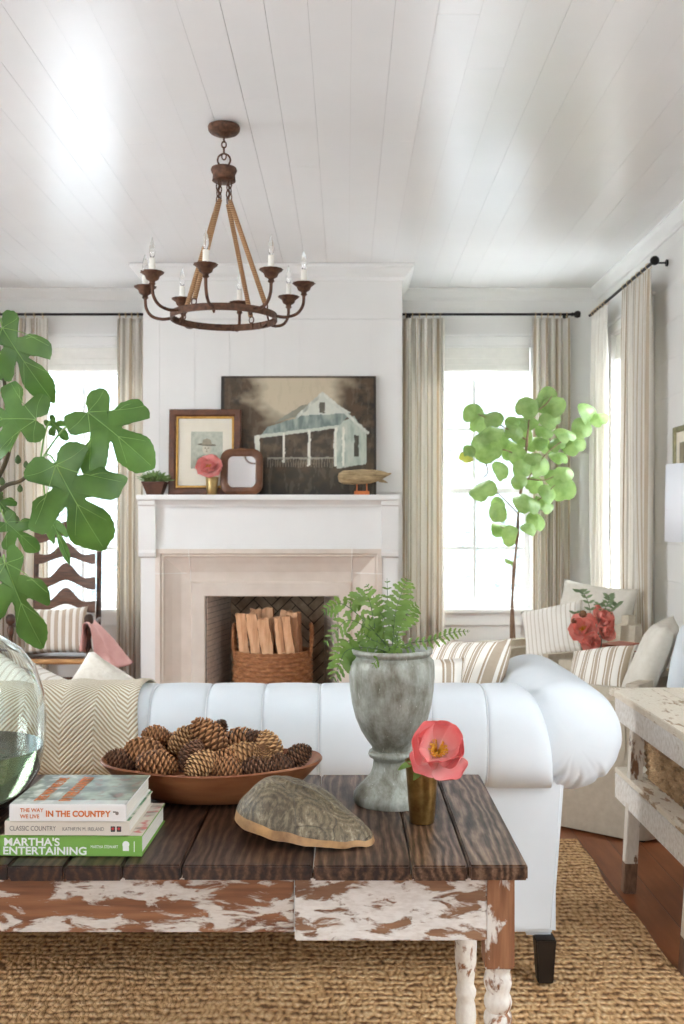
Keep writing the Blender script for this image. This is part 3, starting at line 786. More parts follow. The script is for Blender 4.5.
# ================================================================ RUG
def rug():
    bm = BM(); nu, nv = 90, 110
    x0, x1, y0, y1 = -2.75, 1.045, 1.35, 4.46
    def fn(u, v):
        x = x0+(x1-x0)*u; y = y0+(y1-y0)*v
        e = .012*math.sin(y*4.1+1)+.008*math.sin(y*11)
        f = .010*math.sin(x*3.7)+.006*math.sin(x*13)
        x += e*max(0, (u-.8)/.2)+(-.012*max(0, (u-.8)/.2)); y += f*max(0, (v-.8)/.2)
        z = .013+.0025*mn.noise(Vector((x*5, y*5, 0)))
        if u >= .999 or u <= 0.001 or v >= .999 or v <= .001: z -= .004
        return (x, y, z)
    V, fs = grid(bm, nu, nv, fn)
    # underside rim
    border = [V[i][0] for i in range(nu+1)]+[V[nu][j] for j in range(1, nv+1)]+[V[i][nv] for i in range(nu-1, -1, -1)]+[V[0][j] for j in range(nv-1, 0, -1)]
    low = [bm.verts.new((v.co.x, v.co.y, .001)) for v in border]; N = len(border)
    for i in range(N): j = (i+1) % N; bm.faces.new((border[i], low[i], low[j], border[j]))
    bmesh.ops.recalc_face_normals(bm, faces=bm.faces)
    obj('rug', bm, M['rug'], None, True, angle=50, label='chunky woven jute rug under the sofa and farmhouse table', cat='rug')
rug()
# ================================================================ SOFA
def make_sofa():
    s = thing('sofa', 'white slipcovered sofa with channelled rolled back and fat rolled arm, seen from behind', 'sofa', (-.3, 3.3, .016))
    xR, xL = .615, -1.63
    seams = [xR-.196-.1668*i for i in range(-0, 14)]
    def prof(phi, sc=1.0):
        c, sn = math.cos(phi), math.sin(phi); e = .72
        y = 3.085+.145*math.copysign(abs(c)**e, c)
        z = .765+.152*math.copysign(abs(sn)**e, sn)
        return y, z
    NP = 44
    xs = set()
    for q in seams:
        for d in (-.02, -.007, -.003, 0, .003, .007, .02): xs.add(round(q+d, 4))
    x = xL
    while x < xR-.12: xs.add(round(x, 4)); x += .04
    for k in range(13): xs.add(round(xR-.12+.12*math.sin(k/12*PI/2), 4))
    xs = sorted(v for v in xs if xL <= v <= xR)
    bm = BM(); rings = []
    for x in xs:
        dmin = min(abs(x-q) for q in seams)
        inset = .0055*math.exp(-(dmin/.0045)**2)-.003*math.sin(min(dmin/.083, 1)*PI/2)
        a = max(0, (x-(xR-.12))/.12); top = max(0, 1-a**2.6)**(1/2.2)
        ring = []
        for k in range(NP):
            phi = 2*PI*k/NP; y, z = prof(phi)
            n = Vector((0, math.cos(phi), math.sin(phi)))
            y -= n.y*inset*1.0; z -= n.z*inset
            if a > 0:
                z = .613+(z-.613)*(.28+.72*top); y = 3.085+(y-3.085)*(.72+.28*top)
            ring.append(bm.verts.new((x, y, z)))
        rings.append(ring)
    for a, b in zip(rings, rings[1:]):
        for k in range(NP): bm.faces.new((a[k], a[(k+1) % NP], b[(k+1) % NP], b[k]))
    bm.faces.new(rings[0]); bm.faces.new(rings[-1]); bmesh.ops.recalc_face_normals(bm, faces=bm.faces)
    back = obj('back', bm, M['canvas_white'], s, True, angle=55)
    for q in seams[:12]:
        bm = BM()
        tube(bm, [(q, *[c for c in (lambda t: (t[0]-.0015*math.cos(p), t[1]-.0015*math.sin(p)))(prof(p))]) for p in [2*PI*k/40 for k in range(6, 37)]], .0016, 5)
        obj('seam_piping', bm, M['piping'], back, True)
    # lower back panel
    bm = BM(); a = [(xL, .178), (xR+.012, .178), (xR+.048, .66), (xL, .66)]
    prism(bm, a, 3.02, 3.20); bmesh.ops.bevel(bm, geom=list(bm.edges), offset=.012, segments=3, affect='EDGES')
    obj('back_panel', bm, M['canvas_white'], s, True, angle=35)
    bm = BM(); box(bm, xL, xR+.01, 3.2, 3.80, .15, .42, .02); obj('seat_base', bm, M['canvas_white'], s)
    for k in range(3):
        x0 = xL+.03+k*.69; bm = BM(); box(bm, x0, x0+.68, 3.235, 3.83, .425, .56, .05); o = obj('seat_cushion', bm, M['canvas_white'], s, True, angle=40)
    # arms
    def arm(sg):
        cx = .683 if sg > 0 else -1.70; cz = .763; r = .166
        bm = BM(); y0, y1 = 2.972, 3.80; seg = 168; rings = []
        ys = [0, .01, .03, .06, .1, .15, .22, .3, .38, .46, .55, .7, .85, 1]
        L0 = .125
        st = []
        for k in range(15):
            t = k/14*PI/2; st.append((y0+L0*(1-math.cos(t)), math.sin(t)))
        for k in range(1, 15): st.append((y0+L0+(y1-L0*.7-y0-L0)*k/14, 1))
        for k in range(1, 9): t = k/8*PI/2; st.append((y1-L0*.7+L0*.7*math.sin(t), math.cos(t)))
        for (y, sc) in st:
            if sc < 1e-3: rings.append([bm.verts.new((cx, y, cz))]); continue
            ring = []
            for k in range(seg):
                th = 2*PI*k/seg; w = max(0, 1-abs(y-(y0+.05))/.26)
                pl = 1
                for t0, dp, wd in ((-2.0, .05, .06), (-2.28, .035, .05), (-1.75, .03, .07), (-.95, .03, .08), (-.3, .015, .1), (.5, .012, .12), (1.35, .012, .12), (2.2, .015, .1)):
                    dd = (th-t0+PI) % (2*PI)-PI
                    pl -= dp*w*math.exp(-(dd/wd)**2)
                    pl += dp*.35*w*math.exp(-((dd-.14)/(wd*1.3))**2)
                rr = r*sc**.8*pl*(1+.006*math.sin(3*th+y*9))
                x = cx+rr*math.cos(th); z = cz+rr*math.sin(th)
                cre = 0
                for t0, dp, wd in ((-2.15, .015, .045), (-1.62, .012, .045), (-1.0, .007, .06), (1.9, .003, .09), (-2.7, .006, .08)):
                    tw = t0+.5*(1-sc)
                    dd = (th-tw+PI) % (2*PI)-PI
                    cre += dp*(math.exp(-(dd/wd)**2)-.5*math.exp(-((dd-.13)/(wd*1.5))**2))*max(0, min(1, (sc-.45)/.3))*max(0, min(1, (3.16-y)/.1))
                ring.append(bm.verts.new((x, y+cre, z)))
            rings.append(ring)
        for a, b in zip(rings, rings[1:]):
            for k in range(seg):
                j = (k+1) % seg
                if len(a) == 1: bm.faces.new((a[0], b[k], b[j]))
                elif len(b) == 1: bm.faces.new((a[k], b[0], a[j]))
                else: bm.faces.new((a[k], b[k], b[j], a[j]))
        bmesh.ops.recalc_face_normals(bm, faces=bm.faces)
        o = obj('arm', bm, M['canvas_white'], s, True)
        bm = BM(); xa, xb = (.54, .645) if sg > 0 else (-1.70, -1.60)
        box(bm, xa, xb, 3.06, 3.77, .15, .70, .015); obj('arm_panel', bm, M['canvas_white'], s, True, angle=35)
    arm(1); arm(-1)
    for lx in (xR-.008, xL+.04):
        for ly in (3.06, 3.76):
            bm = BM(); t, b = .031, .023
            a = [(lx-t, ly-t, .152), (lx+t, ly-t, .152), (lx+t, ly+t, .152), (lx-t, ly+t, .152)]
            c = [(lx-b, ly-b, .0165), (lx+b, ly-b, .0165), (lx+b, ly+b, .0165), (lx-b, ly+b, .0165)]
            A = [bm.verts.new(p) for p in a]; B = [bm.verts.new(p) for p in c]
            bm.faces.new(A); bm.faces.new(B[::-1])
            for i in range(4): bm.faces.new((A[i], B[i], B[(i+1) % 4], A[(i+1) % 4]))
            bmesh.ops.recalc_face_normals(bm, faces=bm.faces)
            bmesh.ops.bevel(bm, geom=list(bm.edges), offset=.003, segments=2, affect='EDGES')
            obj('leg', bm, M['black_wood'], s)
    # throw over the back
    bm = BM(); tx0, tx1 = -1.32, -.612
    pts = []
    for k in range(8): pts.append((3.005-.004*k/7, .42+.2*k/7))
    for k in range(41):
        phi = PI*1.13-(PI*1.05)*k/40
        y, z = prof(phi); pts.append((y+.0105*math.cos(phi), z+.0105*math.sin(phi)))
    acc = [0]
    for a, b in zip(pts, pts[1:]): acc.append(acc[-1]+math.hypot(b[0]-a[0], b[1]-a[1]))
    n = len(pts)-1
    def fn(u, v):
        f = v*n; i = int(min(f, n-1)); t = f-i
        y = pts[i][0]*(1-t)+pts[i+1][0]*t; z = pts[i][1]*(1-t)+pts[i+1][1]*t
        x = tx0+(tx1-tx0)*u+.006*math.sin(v*9)*(u > .9)
        w = .0022*math.sin(x*31+v*3)+.0015*math.sin(x*67)
        return (x, y-w if z < .75 else y, z+(w if z > .8 else 0))
    grid(bm, 60, n, fn, lambda u, v: (u*(tx1-tx0)+.02, acc[int(round(v*n))]))
    o = obj('throw_blanket', bm, M['throw'], None, True, label='beige and cream herringbone throw draped over the sofa back', cat='throw blanket', loc=(-.97, 3.0, .42)); solidify(o, .004)
make_sofa()

# ---------------------------------------------------------------- pillows
def pillow_bm(w, h, t, seed=0, uvs=(1, 1), rot=False, n=18):
    rr = random.Random(seed); bm = BM(); uvl = bm.loops.layers.uv.verify()
    ph = [rr.uniform(0, 6) for _ in range(4)]
    def P(u, v, s):
        a, b = 2*u-1, 2*v-1
        x = w/2*a*(1-.09*(1-b*b)*abs(a)**3); z = h/2*b*(1-.09*(1-a*a)*abs(b)**3)
        f = max(0, (1-a**4)*(1-b**4))**.42
        y = s*t/2*f*(1+.06*math.sin(5*a+ph[0])*math.cos(4*b+ph[1]))
        return (x, y+.012*math.sin(3*a+ph[2])*f, z+h/2)
    side = []
    for s in (-1, 1):
        V = [[None]*(n+1) for _ in range(n+1)]
        for i in range(n+1):
            for j in range(n+1):
                if s == 1 and (i in (0, n) or j in (0, n)): V[i][j] = side[0][i][j]
                else: V[i][j] = bm.verts.new(P(i/n, j/n, s))
        side.append(V)
        for i in range(n):
            for j in range(n):
                q = ((i, j), (i+1, j), (i+1, j+1), (i, j+1))
                if s == 1: q = q[::-1]
                f = bm.faces.new([V[a][b] for a, b in q])
                for l, (a, b) in zip(f.loops, q):
                    uv = (a/n*w, b/n*h); l[uvl].uv = (uv[1], uv[0]) if rot else uv
    return bm
def pillow(label, m, w, h, t, loc, rz=0, tilt=0, roll=0, seed=0, rot=False, name='throw_pillow', group=None, piping=None):
    bm = pillow_bm(w, h, t, seed, rot=rot)
    Mx = Matrix.Rotation(rz, 4, 'Z') @ Matrix.Rotation(tilt, 4, 'X') @ Matrix.Rotation(roll, 4, 'Y')
    xf(bm, bm.verts, Mx)
    lo = min(v.co.z for v in bm.verts)
    for v in bm.verts: v.co.z -= lo
    o = obj(name, bm, m, None, True, local=True, label=label, cat='pillow', loc=loc, group=group)
    return o
# sofa pillows (seat top 0.56)
pillow('brown and cream striped pillow leaning in the sofa corner against the right arm', M['pillow_stripe'], .44, .45, .14, (.345, 3.58, .562), math.radians(-62), math.radians(-22), math.radians(-5), 3)
pillow('striped pillow lying low against the sofa back just right of the urn', M['pillow_stripe'], .34, .40, .12, (.22, 3.36, .562), math.radians(6), math.radians(-12), math.radians(5), 4)
pillow('cream nubby pillow with one corner poking above the herringbone throw', M['pillow_cream'], .33, .33, .13, (-.93, 3.42, .562), math.radians(20), math.radians(-30), math.radians(38), 5)
pillow('pale striped pillow behind the throw, half hidden by the glass vase', M['pillow_fine'], .37, .37, .13, (-1.30, 3.45, .562), math.radians(-12), math.radians(-18), math.radians(28), 6)

# ================================================================ FARMHOUSE TABLE
TZ = .75
def colattr(me_bm): return me_bm.loops.layers.color.verify()
def make_table():
    t = thing('farmhouse_table', 'long rustic table with dark plank top, chipped white apron and turned legs behind the sofa', 'table', (-.7, 2.3, .016))
    y0, y1 = 1.952, 2.655; x1 = .357
    edges = [x1]; 
    for px in (468, 411, 313, 182, 123, 66): edges.append((px-346)*1.96/1000)
    x = edges[-1]; rr = random.Random(4)
    while x > -1.75: x -= rr.choice((.11, .13, .17)); edges.append(x)
    bm = BM(); cl = bm.loops.layers.float_color.new('Col')
    for i, (b, a) in enumerate(zip(edges, edges[1:])):
        g = (.0035, .004, .003, .003, .0025, .0012, .002)[i] if i < 7 else .002
        e = rr.uniform(-.004, .004); skew = 0
        n0 = len(bm.faces); before = set(bm.faces)
        vs = box(bm, a+g/2, b-g/2, y0+e, y1+rr.uniform(-.004, .004), TZ-.030, TZ, .0035)
        z = rr.uniform(-.0012, 0)
        for v in vs: v.co.z += z
        tint = (rr.random(), (1, .85, .7, .25, .1, 0, 0)[i] if i < 7 else 0, 0, 1)  # right planks paler: weathered tone plus reflected light put into the colour
        for f in bm.faces:
            if f not in before:
                for l in f.loops: l[cl] = tint
    obj('tabletop', bm, M['tabletop'], t)
    az0, az1 = TZ-.03, TZ-.031
    # front apron: recessed board and the prouder drawer front
    bm = BM(); box(bm, -1.66, -.105, 2.005, 2.035, .597, TZ-.0315, .002); obj('apron', bm, M['chip_apron'], t)
    bm = BM(); box(bm, -.102, .280, 1.985, 2.005, .588, TZ-.033, .003); box(bm, -.08, .27, 2.006, 2.03, .6, TZ-.035); 
    obj('drawer_front', bm, M['chip_drawer'], t)
    bm = BM(); box(bm, .295, .317, 2.03, 2.53, .605, TZ-.0315, .002); obj('apron', bm, M['chip_apron'], t)
    bm = BM(); box(bm, -1.66, .29, 2.55, 2.575, .605, TZ-.0315, .002); obj('apron', bm, M['chip_apron'], t)
    bm = BM(); box(bm, -1.69, -1.668, 2.03, 2.53, .605, TZ-.0315, .002); obj('apron', bm, M['chip_apron'], t)
    for lx in (.306, -1.68):
        for ly in (2.015, 2.555):
            h = .0295
            bm = BM(); box(bm, lx-h, lx+h, ly-h, ly+h, .53, TZ-.0315, .004)
            lg = obj('leg', bm, M['chip_leg_top'], t)
            bm = BM()
            pr = [(.022, .016), (.02, .06), (.019, .10), (.024, .13), (.027, .16), (.024, .19), (.021, .2), (.026, .215), (.027, .225), (.021, .24), (.0225, .26), (.0275, .3), (.0285, .34), (.026, .385), (.0225, .40), (.0275, .41), (.029, .42), (.0275, .43), (.0225, .437), (.0265, .445), (.0285, .455), (.0265, .465), (.0225, .473), (.028, .49), (.0288, .50), (.0265, .51), (.024, .517), (.0275, .525), (.0285, .5305)]
            lathe(bm, pr, (lx, ly, 0), 24); obj('turned_post', bm, M['chip_leg'], lg, True, angle=50)
make_table()

# ---------------------------------------------------------------- books
def paintgrid(bm, x0, x1, y0, y1, z, nx, ny, fn, cl, mi=0, vertical=False):
    V = [[bm.verts.new((x0+(x1-x0)*i/nx, z, y0+(y1-y0)*j/ny) if vertical else (x0+(x1-x0)*i/nx, y0+(y1-y0)*j/ny, z)) for j in range(ny+1)] for i in range(nx+1)]
    for i in range(nx):
        for j in range(ny):
            f = bm.faces.new((V[i][j], V[i+1][j], V[i+1][j+1], V[i][j+1])); f.material_index = mi
            for l, (a, b) in zip(f.loops, ((i, j), (i+1, j), (i+1, j+1), (i, j+1))):
                c = fn(a/nx, b/ny); l[cl] = (c[0], c[1], c[2], 1)
def book(label, group, cover, x0, x1, y0, dp, z, th, rz, spine, art=None, extra=None, pages='paper'):
    "lies flat, spine towards -y"
    root = thing('book', label, 'book', ((x0+x1)/2, y0, z), group)
    W = x1-x0; hx = W/2; c = .0028
    bm = BM()
    prism(bm, [(-hx, 0), (hx, 0), (hx, c), (-hx, c)], 0, dp)
    prism(bm, [(-hx, th-c), (hx, th-c), (hx, th), (-hx, th)], 0, dp)
    prism(bm, [(-hx, c*.5), (hx, c*.5), (hx, th-c*.5), (-hx, th-c*.5)], -.0015, c)
    bmesh.ops.bevel(bm, geom=list(bm.edges), offset=.0009, segments=2, affect='EDGES')
    obj('cover', bm, cover, root, local=True)
    bm = BM(); box(bm, -hx+.004, hx-.004, c+.0005, dp-.004, c+.0002, th-c-.0002); obj('page_block', bm, M[pages], root, local=True)
    for (s, size, xx, zz, m, bold, sx) in spine:
        b = text_bm(s, size, .0002, sx, bold)
        xf(b, b.verts, Matrix.Translation((xx-hx, -.0018, zz)) @ Matrix.Rotation(PI/2, 4, 'X'))
        obj('spine_lettering', b, M[m], root, local=True)
    if art:
        bm = BM(); cl = bm.loops.layers.float_color.new('Col')
        paintgrid(bm, -hx+.001, hx-.001, .001, dp-.001, th+.0003, 90, 70, art, cl)
        obj('cover_picture', bm, M['jacket_art'], root, local=True)
    if extra: extra(root, hx, dp, th)
    root.rotation_euler = (0, 0, rz)
    return root
def fbm(p, o=4):
    return mn.fractal(Vector(p), 1.0, 2.0, o)*.5+.5
def mixc(a, b, t):
    t = max(0, min(1, t)); return tuple(a[i]*(1-t)+b[i]*t for i in range(3))
def art_country(u, v):
    n = fbm((u*5, v*5, 1)); n2 = fbm((u*11+4, v*9, 3))
    c = mixc(rgb(52, 62, 42), rgb(140, 148, 124), (n-.25)*1.8)
    c = mixc(c, rgb(108, 70, 50), (n2-.58)*5) if u > .35 else mixc(c, rgb(186, 186, 172), (n2-.5)*4)
    if v < .12: c = mixc(c, rgb(222, 222, 216), .5)
    return c
def art_leaf(u, v):
    n = fbm((u*4, v*4, 9)); return mixc(rgb(60, 128, 74), rgb(206, 210, 190), (n-.4)*4)
def art_floral(u, v):
    n = fbm((u*6+3, v*6, 5)); n2 = fbm((u*13, v*12, 2)); c = mixc(rgb(214, 206, 190), rgb(120, 100, 84), (n-.5)*4); return mixc(c, rgb(196, 90, 84), (n2-.62)*6)
def ext_title(root, hx, dp, th):
    b = text_bm('THE WAY WE LIVE', .030, .0002, .72, .0006); xf(b, b.verts, Matrix.Translation((-hx+.062, .022, th+.0008)) @ Matrix.Rotation(PI/2, 4, 'Z')); b2 = b
    obj('cover_lettering', b2, M['orange_ink'], root, local=True)
    b = text_bm('IN THE COUNTRY', .034, .0002, .68, .0006); xf(b, b.verts, Matrix.Translation((-hx+.115, .02, th+.0008)) @ Matrix.Rotation(PI/2, 4, 'Z'))
    obj('cover_lettering', b, M['orange_ink'], root, local=True)
def ext_mark(root, hx, dp, th):
    bm = BM()
    for k in range(2): box(bm, hx-.038+k*.012, hx-.029+k*.012, -.0022, -.0012, .008, th-.010, .001)
    obj('publisher_mark', bm, M['dark_ink'], root, local=True)
    bm = BM()
    for k in range(2): lathe(bm, [(0, -.0004), (.0028, -.0004), (.0028, .0004), (0, .0004)], (0, 0, 0), 10, 0, Matrix.Translation((hx-.0335+k*.012, -.0024, th/2)) @ Matrix.Rotation(PI/2, 4, 'X'))
    obj('publisher_mark_dot', bm, M['red_ink'], root, local=True)
def ext_leaf(root, hx, dp, th):
    bm = BM()
    lathe(bm, [(0, -.0004), (.007, -.0004), (.007, .0004), (0, .0004)], (0, 0, 0), 16, 0, Matrix.Translation((hx-.032, -.0020, th/2+.004)) @ Matrix.Rotation(PI/2, 4, 'X'))
    box(bm, hx-.038, hx-.026, -.0024, -.0016, .012, .020); box(bm, hx-.016, hx-.0145, -.0024, -.0016, .010, th-.01)
    obj('publisher_mark', bm, M['white_ink'], root, local=True)
def ext_small(root, hx, dp, th):
    bm = BM()
    lathe(bm, [(0, -.0004), (.0035, -.0004), (.0035, .0004), (0, .0004)], (0, 0, 0), 12, 0, Matrix.Translation((hx-.018, -.0022, th/2)) @ Matrix.Rotation(PI/2, 4, 'X'))
    box(bm, hx-.026, hx-.02, -.0024, -.0016, th/2+.001, th/2+.004)
    obj('publisher_mark', bm, M['grey_ink'], root, local=True)
GB = 'stacked coffee table books'
b1z = TZ+.0005
book('thick green book at the bottom of the stack on the dark table', GB, M['green_cover'], -.694, -.408, 2.003, .235, b1z, .041, math.radians(-1.0),
     [("MARTHA'S", .0215, .008, .0215, 'white_ink', .0005, 1.12), ('ENTERTAINING', .0215, .006, .004, 'white_ink', .0005, 1.12), ('MARTHA STEWART', .0085, .183, .017, 'white_ink', 0, .74)], art_floral, ext_leaf)
book('cream book with red-dotted spine, second of the three books in the stack', GB, M['cream_cover'], -.683, -.432, 2.000, .226, b1z+.0425, .029, math.radians(-.6),
     [('CLASSIC COUNTRY', .0135, .010, .010, 'grey_ink', 0, .78), ('KATHRYN M. IRELAND', .0105, .116, .010, 'grey_ink', 0, .78)], art_leaf, ext_mark)
book('white book with orange spine lettering on top of the stack', GB, M['white_cover'], -.672, -.438, 1.995, .232, b1z+.0723, .034, math.radians(-.8),
     [('THE WAY', .0105, .022, .019, 'orange_ink', .0002, 1), ('WE LIVE', .0105, .022, .0065, 'orange_ink', .0002, 1), ('IN THE COUNTRY', .0165, .073, .010, 'orange_ink', .0006, .95)], art_country, lambda r, hx, dp, th: (ext_title(r, hx, dp, th), ext_small(r, hx, dp, th)))

# ---------------------------------------------------------------- dough bowl and pinecones
BC = (-.325, 2.425)
def bowl():
    bm = BM(); A, B, h = .268, .15, .092; seg = 64
    prof = [(0.0, .0), (.40, .0), (.55, .006), (.72, .026), (.86, .054), (.95, .078), (1.0, h), (.985, h+.004), (.955, h+.001), (.90, .078), (.80, .055), (.66, .034), (.45, .020), (0, .016)]
    def rf(a, z, k): return 1
    rings = []
    for r, z in prof:
        if r == 0: rings.append([bm.verts.new((BC[0], BC[1], TZ+.0008+z))]); continue
        ring = []
        for i in range(seg):
            a = 2*PI*i/seg; ca, sa = math.cos(a), math.sin(a); e = .92
            zz = z*(1+.05*math.cos(2*a)*(z > .05))
            ring.append(bm.verts.new((BC[0]+A*r*math.copysign(abs(ca)**e, ca), BC[1]+B*r*math.copysign(abs(sa)**e, sa), TZ+.0008+zz+.0015*math.sin(5*a)*(z > .05))))
        rings.append(ring)
    for a, b in zip(rings, rings[1:]):
        for i in range(seg):
            j = (i+1) % seg
            if len(a) == 1: bm.faces.new((a[0], b[j], b[i]))
            elif len(b) == 1: bm.faces.new((a[i], a[j], b[0]))
            else: bm.faces.new((a[i], a[j], b[j], b[i]))
    bmesh.ops.recalc_face_normals(bm, faces=bm.faces)
    obj('dough_bowl', bm, M['bowl'], None, True, angle=60, label='long oval carved wooden bowl heaped with pinecones on the dark table', cat='bowl', loc=(BC[0], BC[1], TZ))
bowl()
def cone_mesh(L, rad, seed, openness=1.0):
    "pinecone along +x centred on origin"
    rr = random.Random(seed); bm = BM(); cl = bm.loops.layers.float_color.new('Col')
    def R0(t): return rad*(math.sin(PI*min(1, (t*.93+.05)))**.62)*(1-.25*t)
    core = []
    for k in range(9):
        t = k/8; core.append((max(.0015, R0(t)*.78) if 0 < k < 8 else .0, (t-.5)*L))
    before = set(bm.faces)
    lathe(bm, core, (0, 0, 0), 12, 0, Matrix.Rotation(PI/2, 4, 'Y'))
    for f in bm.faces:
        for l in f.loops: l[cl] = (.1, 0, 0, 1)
    N = 104; ga = 2.39996
    for k in range(N):
        t = (k+.5)/N; a = k*ga; r = R0(t)*1.0; x = (t-.5)*L
        s = .0105*(.55+.65*math.sin(PI*t))*rad/.032
        er = Vector((0, math.cos(a), math.sin(a))); et = Vector((0, -math.sin(a), math.cos(a))); ex = Vector((1, 0, 0))
        out = (er*(.55+.25*openness)+ex*.75).normalized()
        base = ex*x+er*r*.72
        tip = base+out*(r*.34+s*.55)
        up = et.cross(out).normalized()
        if up.dot(er) < 0: up = -up
        w = s*1.0; th = s*.42
        P = [base-et*w*.5, base+et*w*.5, tip-et*w*.9-out*s*.35-up*0, tip+et*w*.9-out*s*.35, tip+out*s*.15, tip-out*s*.1+up*th, base+up*th*.2]
        V = [bm.verts.new(p+Vector((rr.uniform(-1, 1), rr.uniform(-1, 1), rr.uniform(-1, 1)))*s*.05) for p in P]
        hi = rr.uniform(.75, 1)
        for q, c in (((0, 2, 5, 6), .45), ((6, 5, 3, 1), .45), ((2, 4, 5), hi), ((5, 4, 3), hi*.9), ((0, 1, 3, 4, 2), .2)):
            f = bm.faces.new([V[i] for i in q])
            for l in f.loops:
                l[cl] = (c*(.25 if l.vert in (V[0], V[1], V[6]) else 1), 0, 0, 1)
    return bm
protos = {}
def cone(px, py, Y, L, ang, tone, label, dy=0, seed=0):
    key = (round(L, 3), tone, seed)
    m = {'b': 'cone_brown', 'd': 'cone_dark', 'p': 'cone_pale'}[tone]
    o = None
    if key not in protos:
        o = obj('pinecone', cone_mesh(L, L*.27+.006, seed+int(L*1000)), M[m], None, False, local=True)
        protos[key] = o
    else: o = copy_tree(protos[key])
    o.location = at(px, py, Y)
    a = math.radians(ang)
    d = Vector((math.cos(a), math.sin(math.radians(dy)), math.sin(a))).normalized()
    o.rotation_mode = 'XYZ'; o.rotation_euler = d.to_track_quat('X', 'Z').to_euler()
    o['label'] = label; o['category'] = 'pinecone'; o['group'] = 'pinecones heaped in the wooden bowl'
CN = [
 (122, 762, 2.42, .085, 160, 'd', 'dark open pinecone at the far left end of the bowl', 0),
 (147, 753, 2.43, .11, 165, 'b', 'long brown pinecone lying left in the bowl under the topmost left cone', 10),
 (156, 764, 2.36, .10, -12, 'b', 'brown pinecone at the front left beside the dark end cone', 10),
 (157, 736, 2.50, .075, 172, 'b', 'small smooth brown pinecone topmost at the left of the heap', 0),
 (183, 740, 2.46, .085, 40, 'p', 'pale tan pinecone leaning up toward the tallest cone', 0),
 (210, 738, 2.43, .115, 135, 'b', 'large brown pinecone standing tallest at the peak of the heap', 10),
 (191, 757, 2.37, .085, 60, 'd', 'dark pinecone tucked under the tallest cone', 40),
 (201, 764, 2.335, .085, 215, 'p', 'pale golden pinecone facing front in the middle of the bowl', -35),
 (223, 763, 2.37, .095, 20, 'b', 'brown pinecone right of the pale golden front cone', 10),
 (241, 757, 2.39, .10, 205, 'p', 'light brown pinecone slanting across the right middle of the bowl', -10),
 (229, 769, 2.34, .08, 170, 'b', 'brown pinecone low at the front rim, mostly sunk in the bowl', 0),
 (238, 742, 2.48, .105, 12, 'b', 'brown pinecone lying along the top of the heap right of the peak', 0),
 (257, 741, 2.46, .07, -35, 'd', 'dark pinecone at the top right of the heap above the tan round one', 0),
 (270, 750, 2.42, .095, 110, 'p', 'golden brown pinecone leaning right beside the round tan cone end', 20),
 (262, 755, 2.36, .055, 80, 'p', 'small round tan pinecone seen end on near the right front', -60),
 (257, 768, 2.34, .085, 5, 'd', 'very dark pinecone at the front right of the bowl', 0),
 (279, 765, 2.38, .08, 175, 'd', 'dark brown pinecone low between the front cone and the right end cone', 0),
 (297, 756, 2.42, .075, 30, 'd', 'dark open pinecone at the far right end of the bowl', 0),
 (172, 746, 2.53, .09, 20, 'b', 'brown pinecone at the back of the heap behind the pale leaning cone', 0),
 (218, 731, 2.52, .06, 60, 'd', 'small dark pinecone tip showing behind the tallest cone', 0),
]
for c in CN: cone(c[0], c[1], c[2], c[3], c[4], c[5], c[6], c[7])

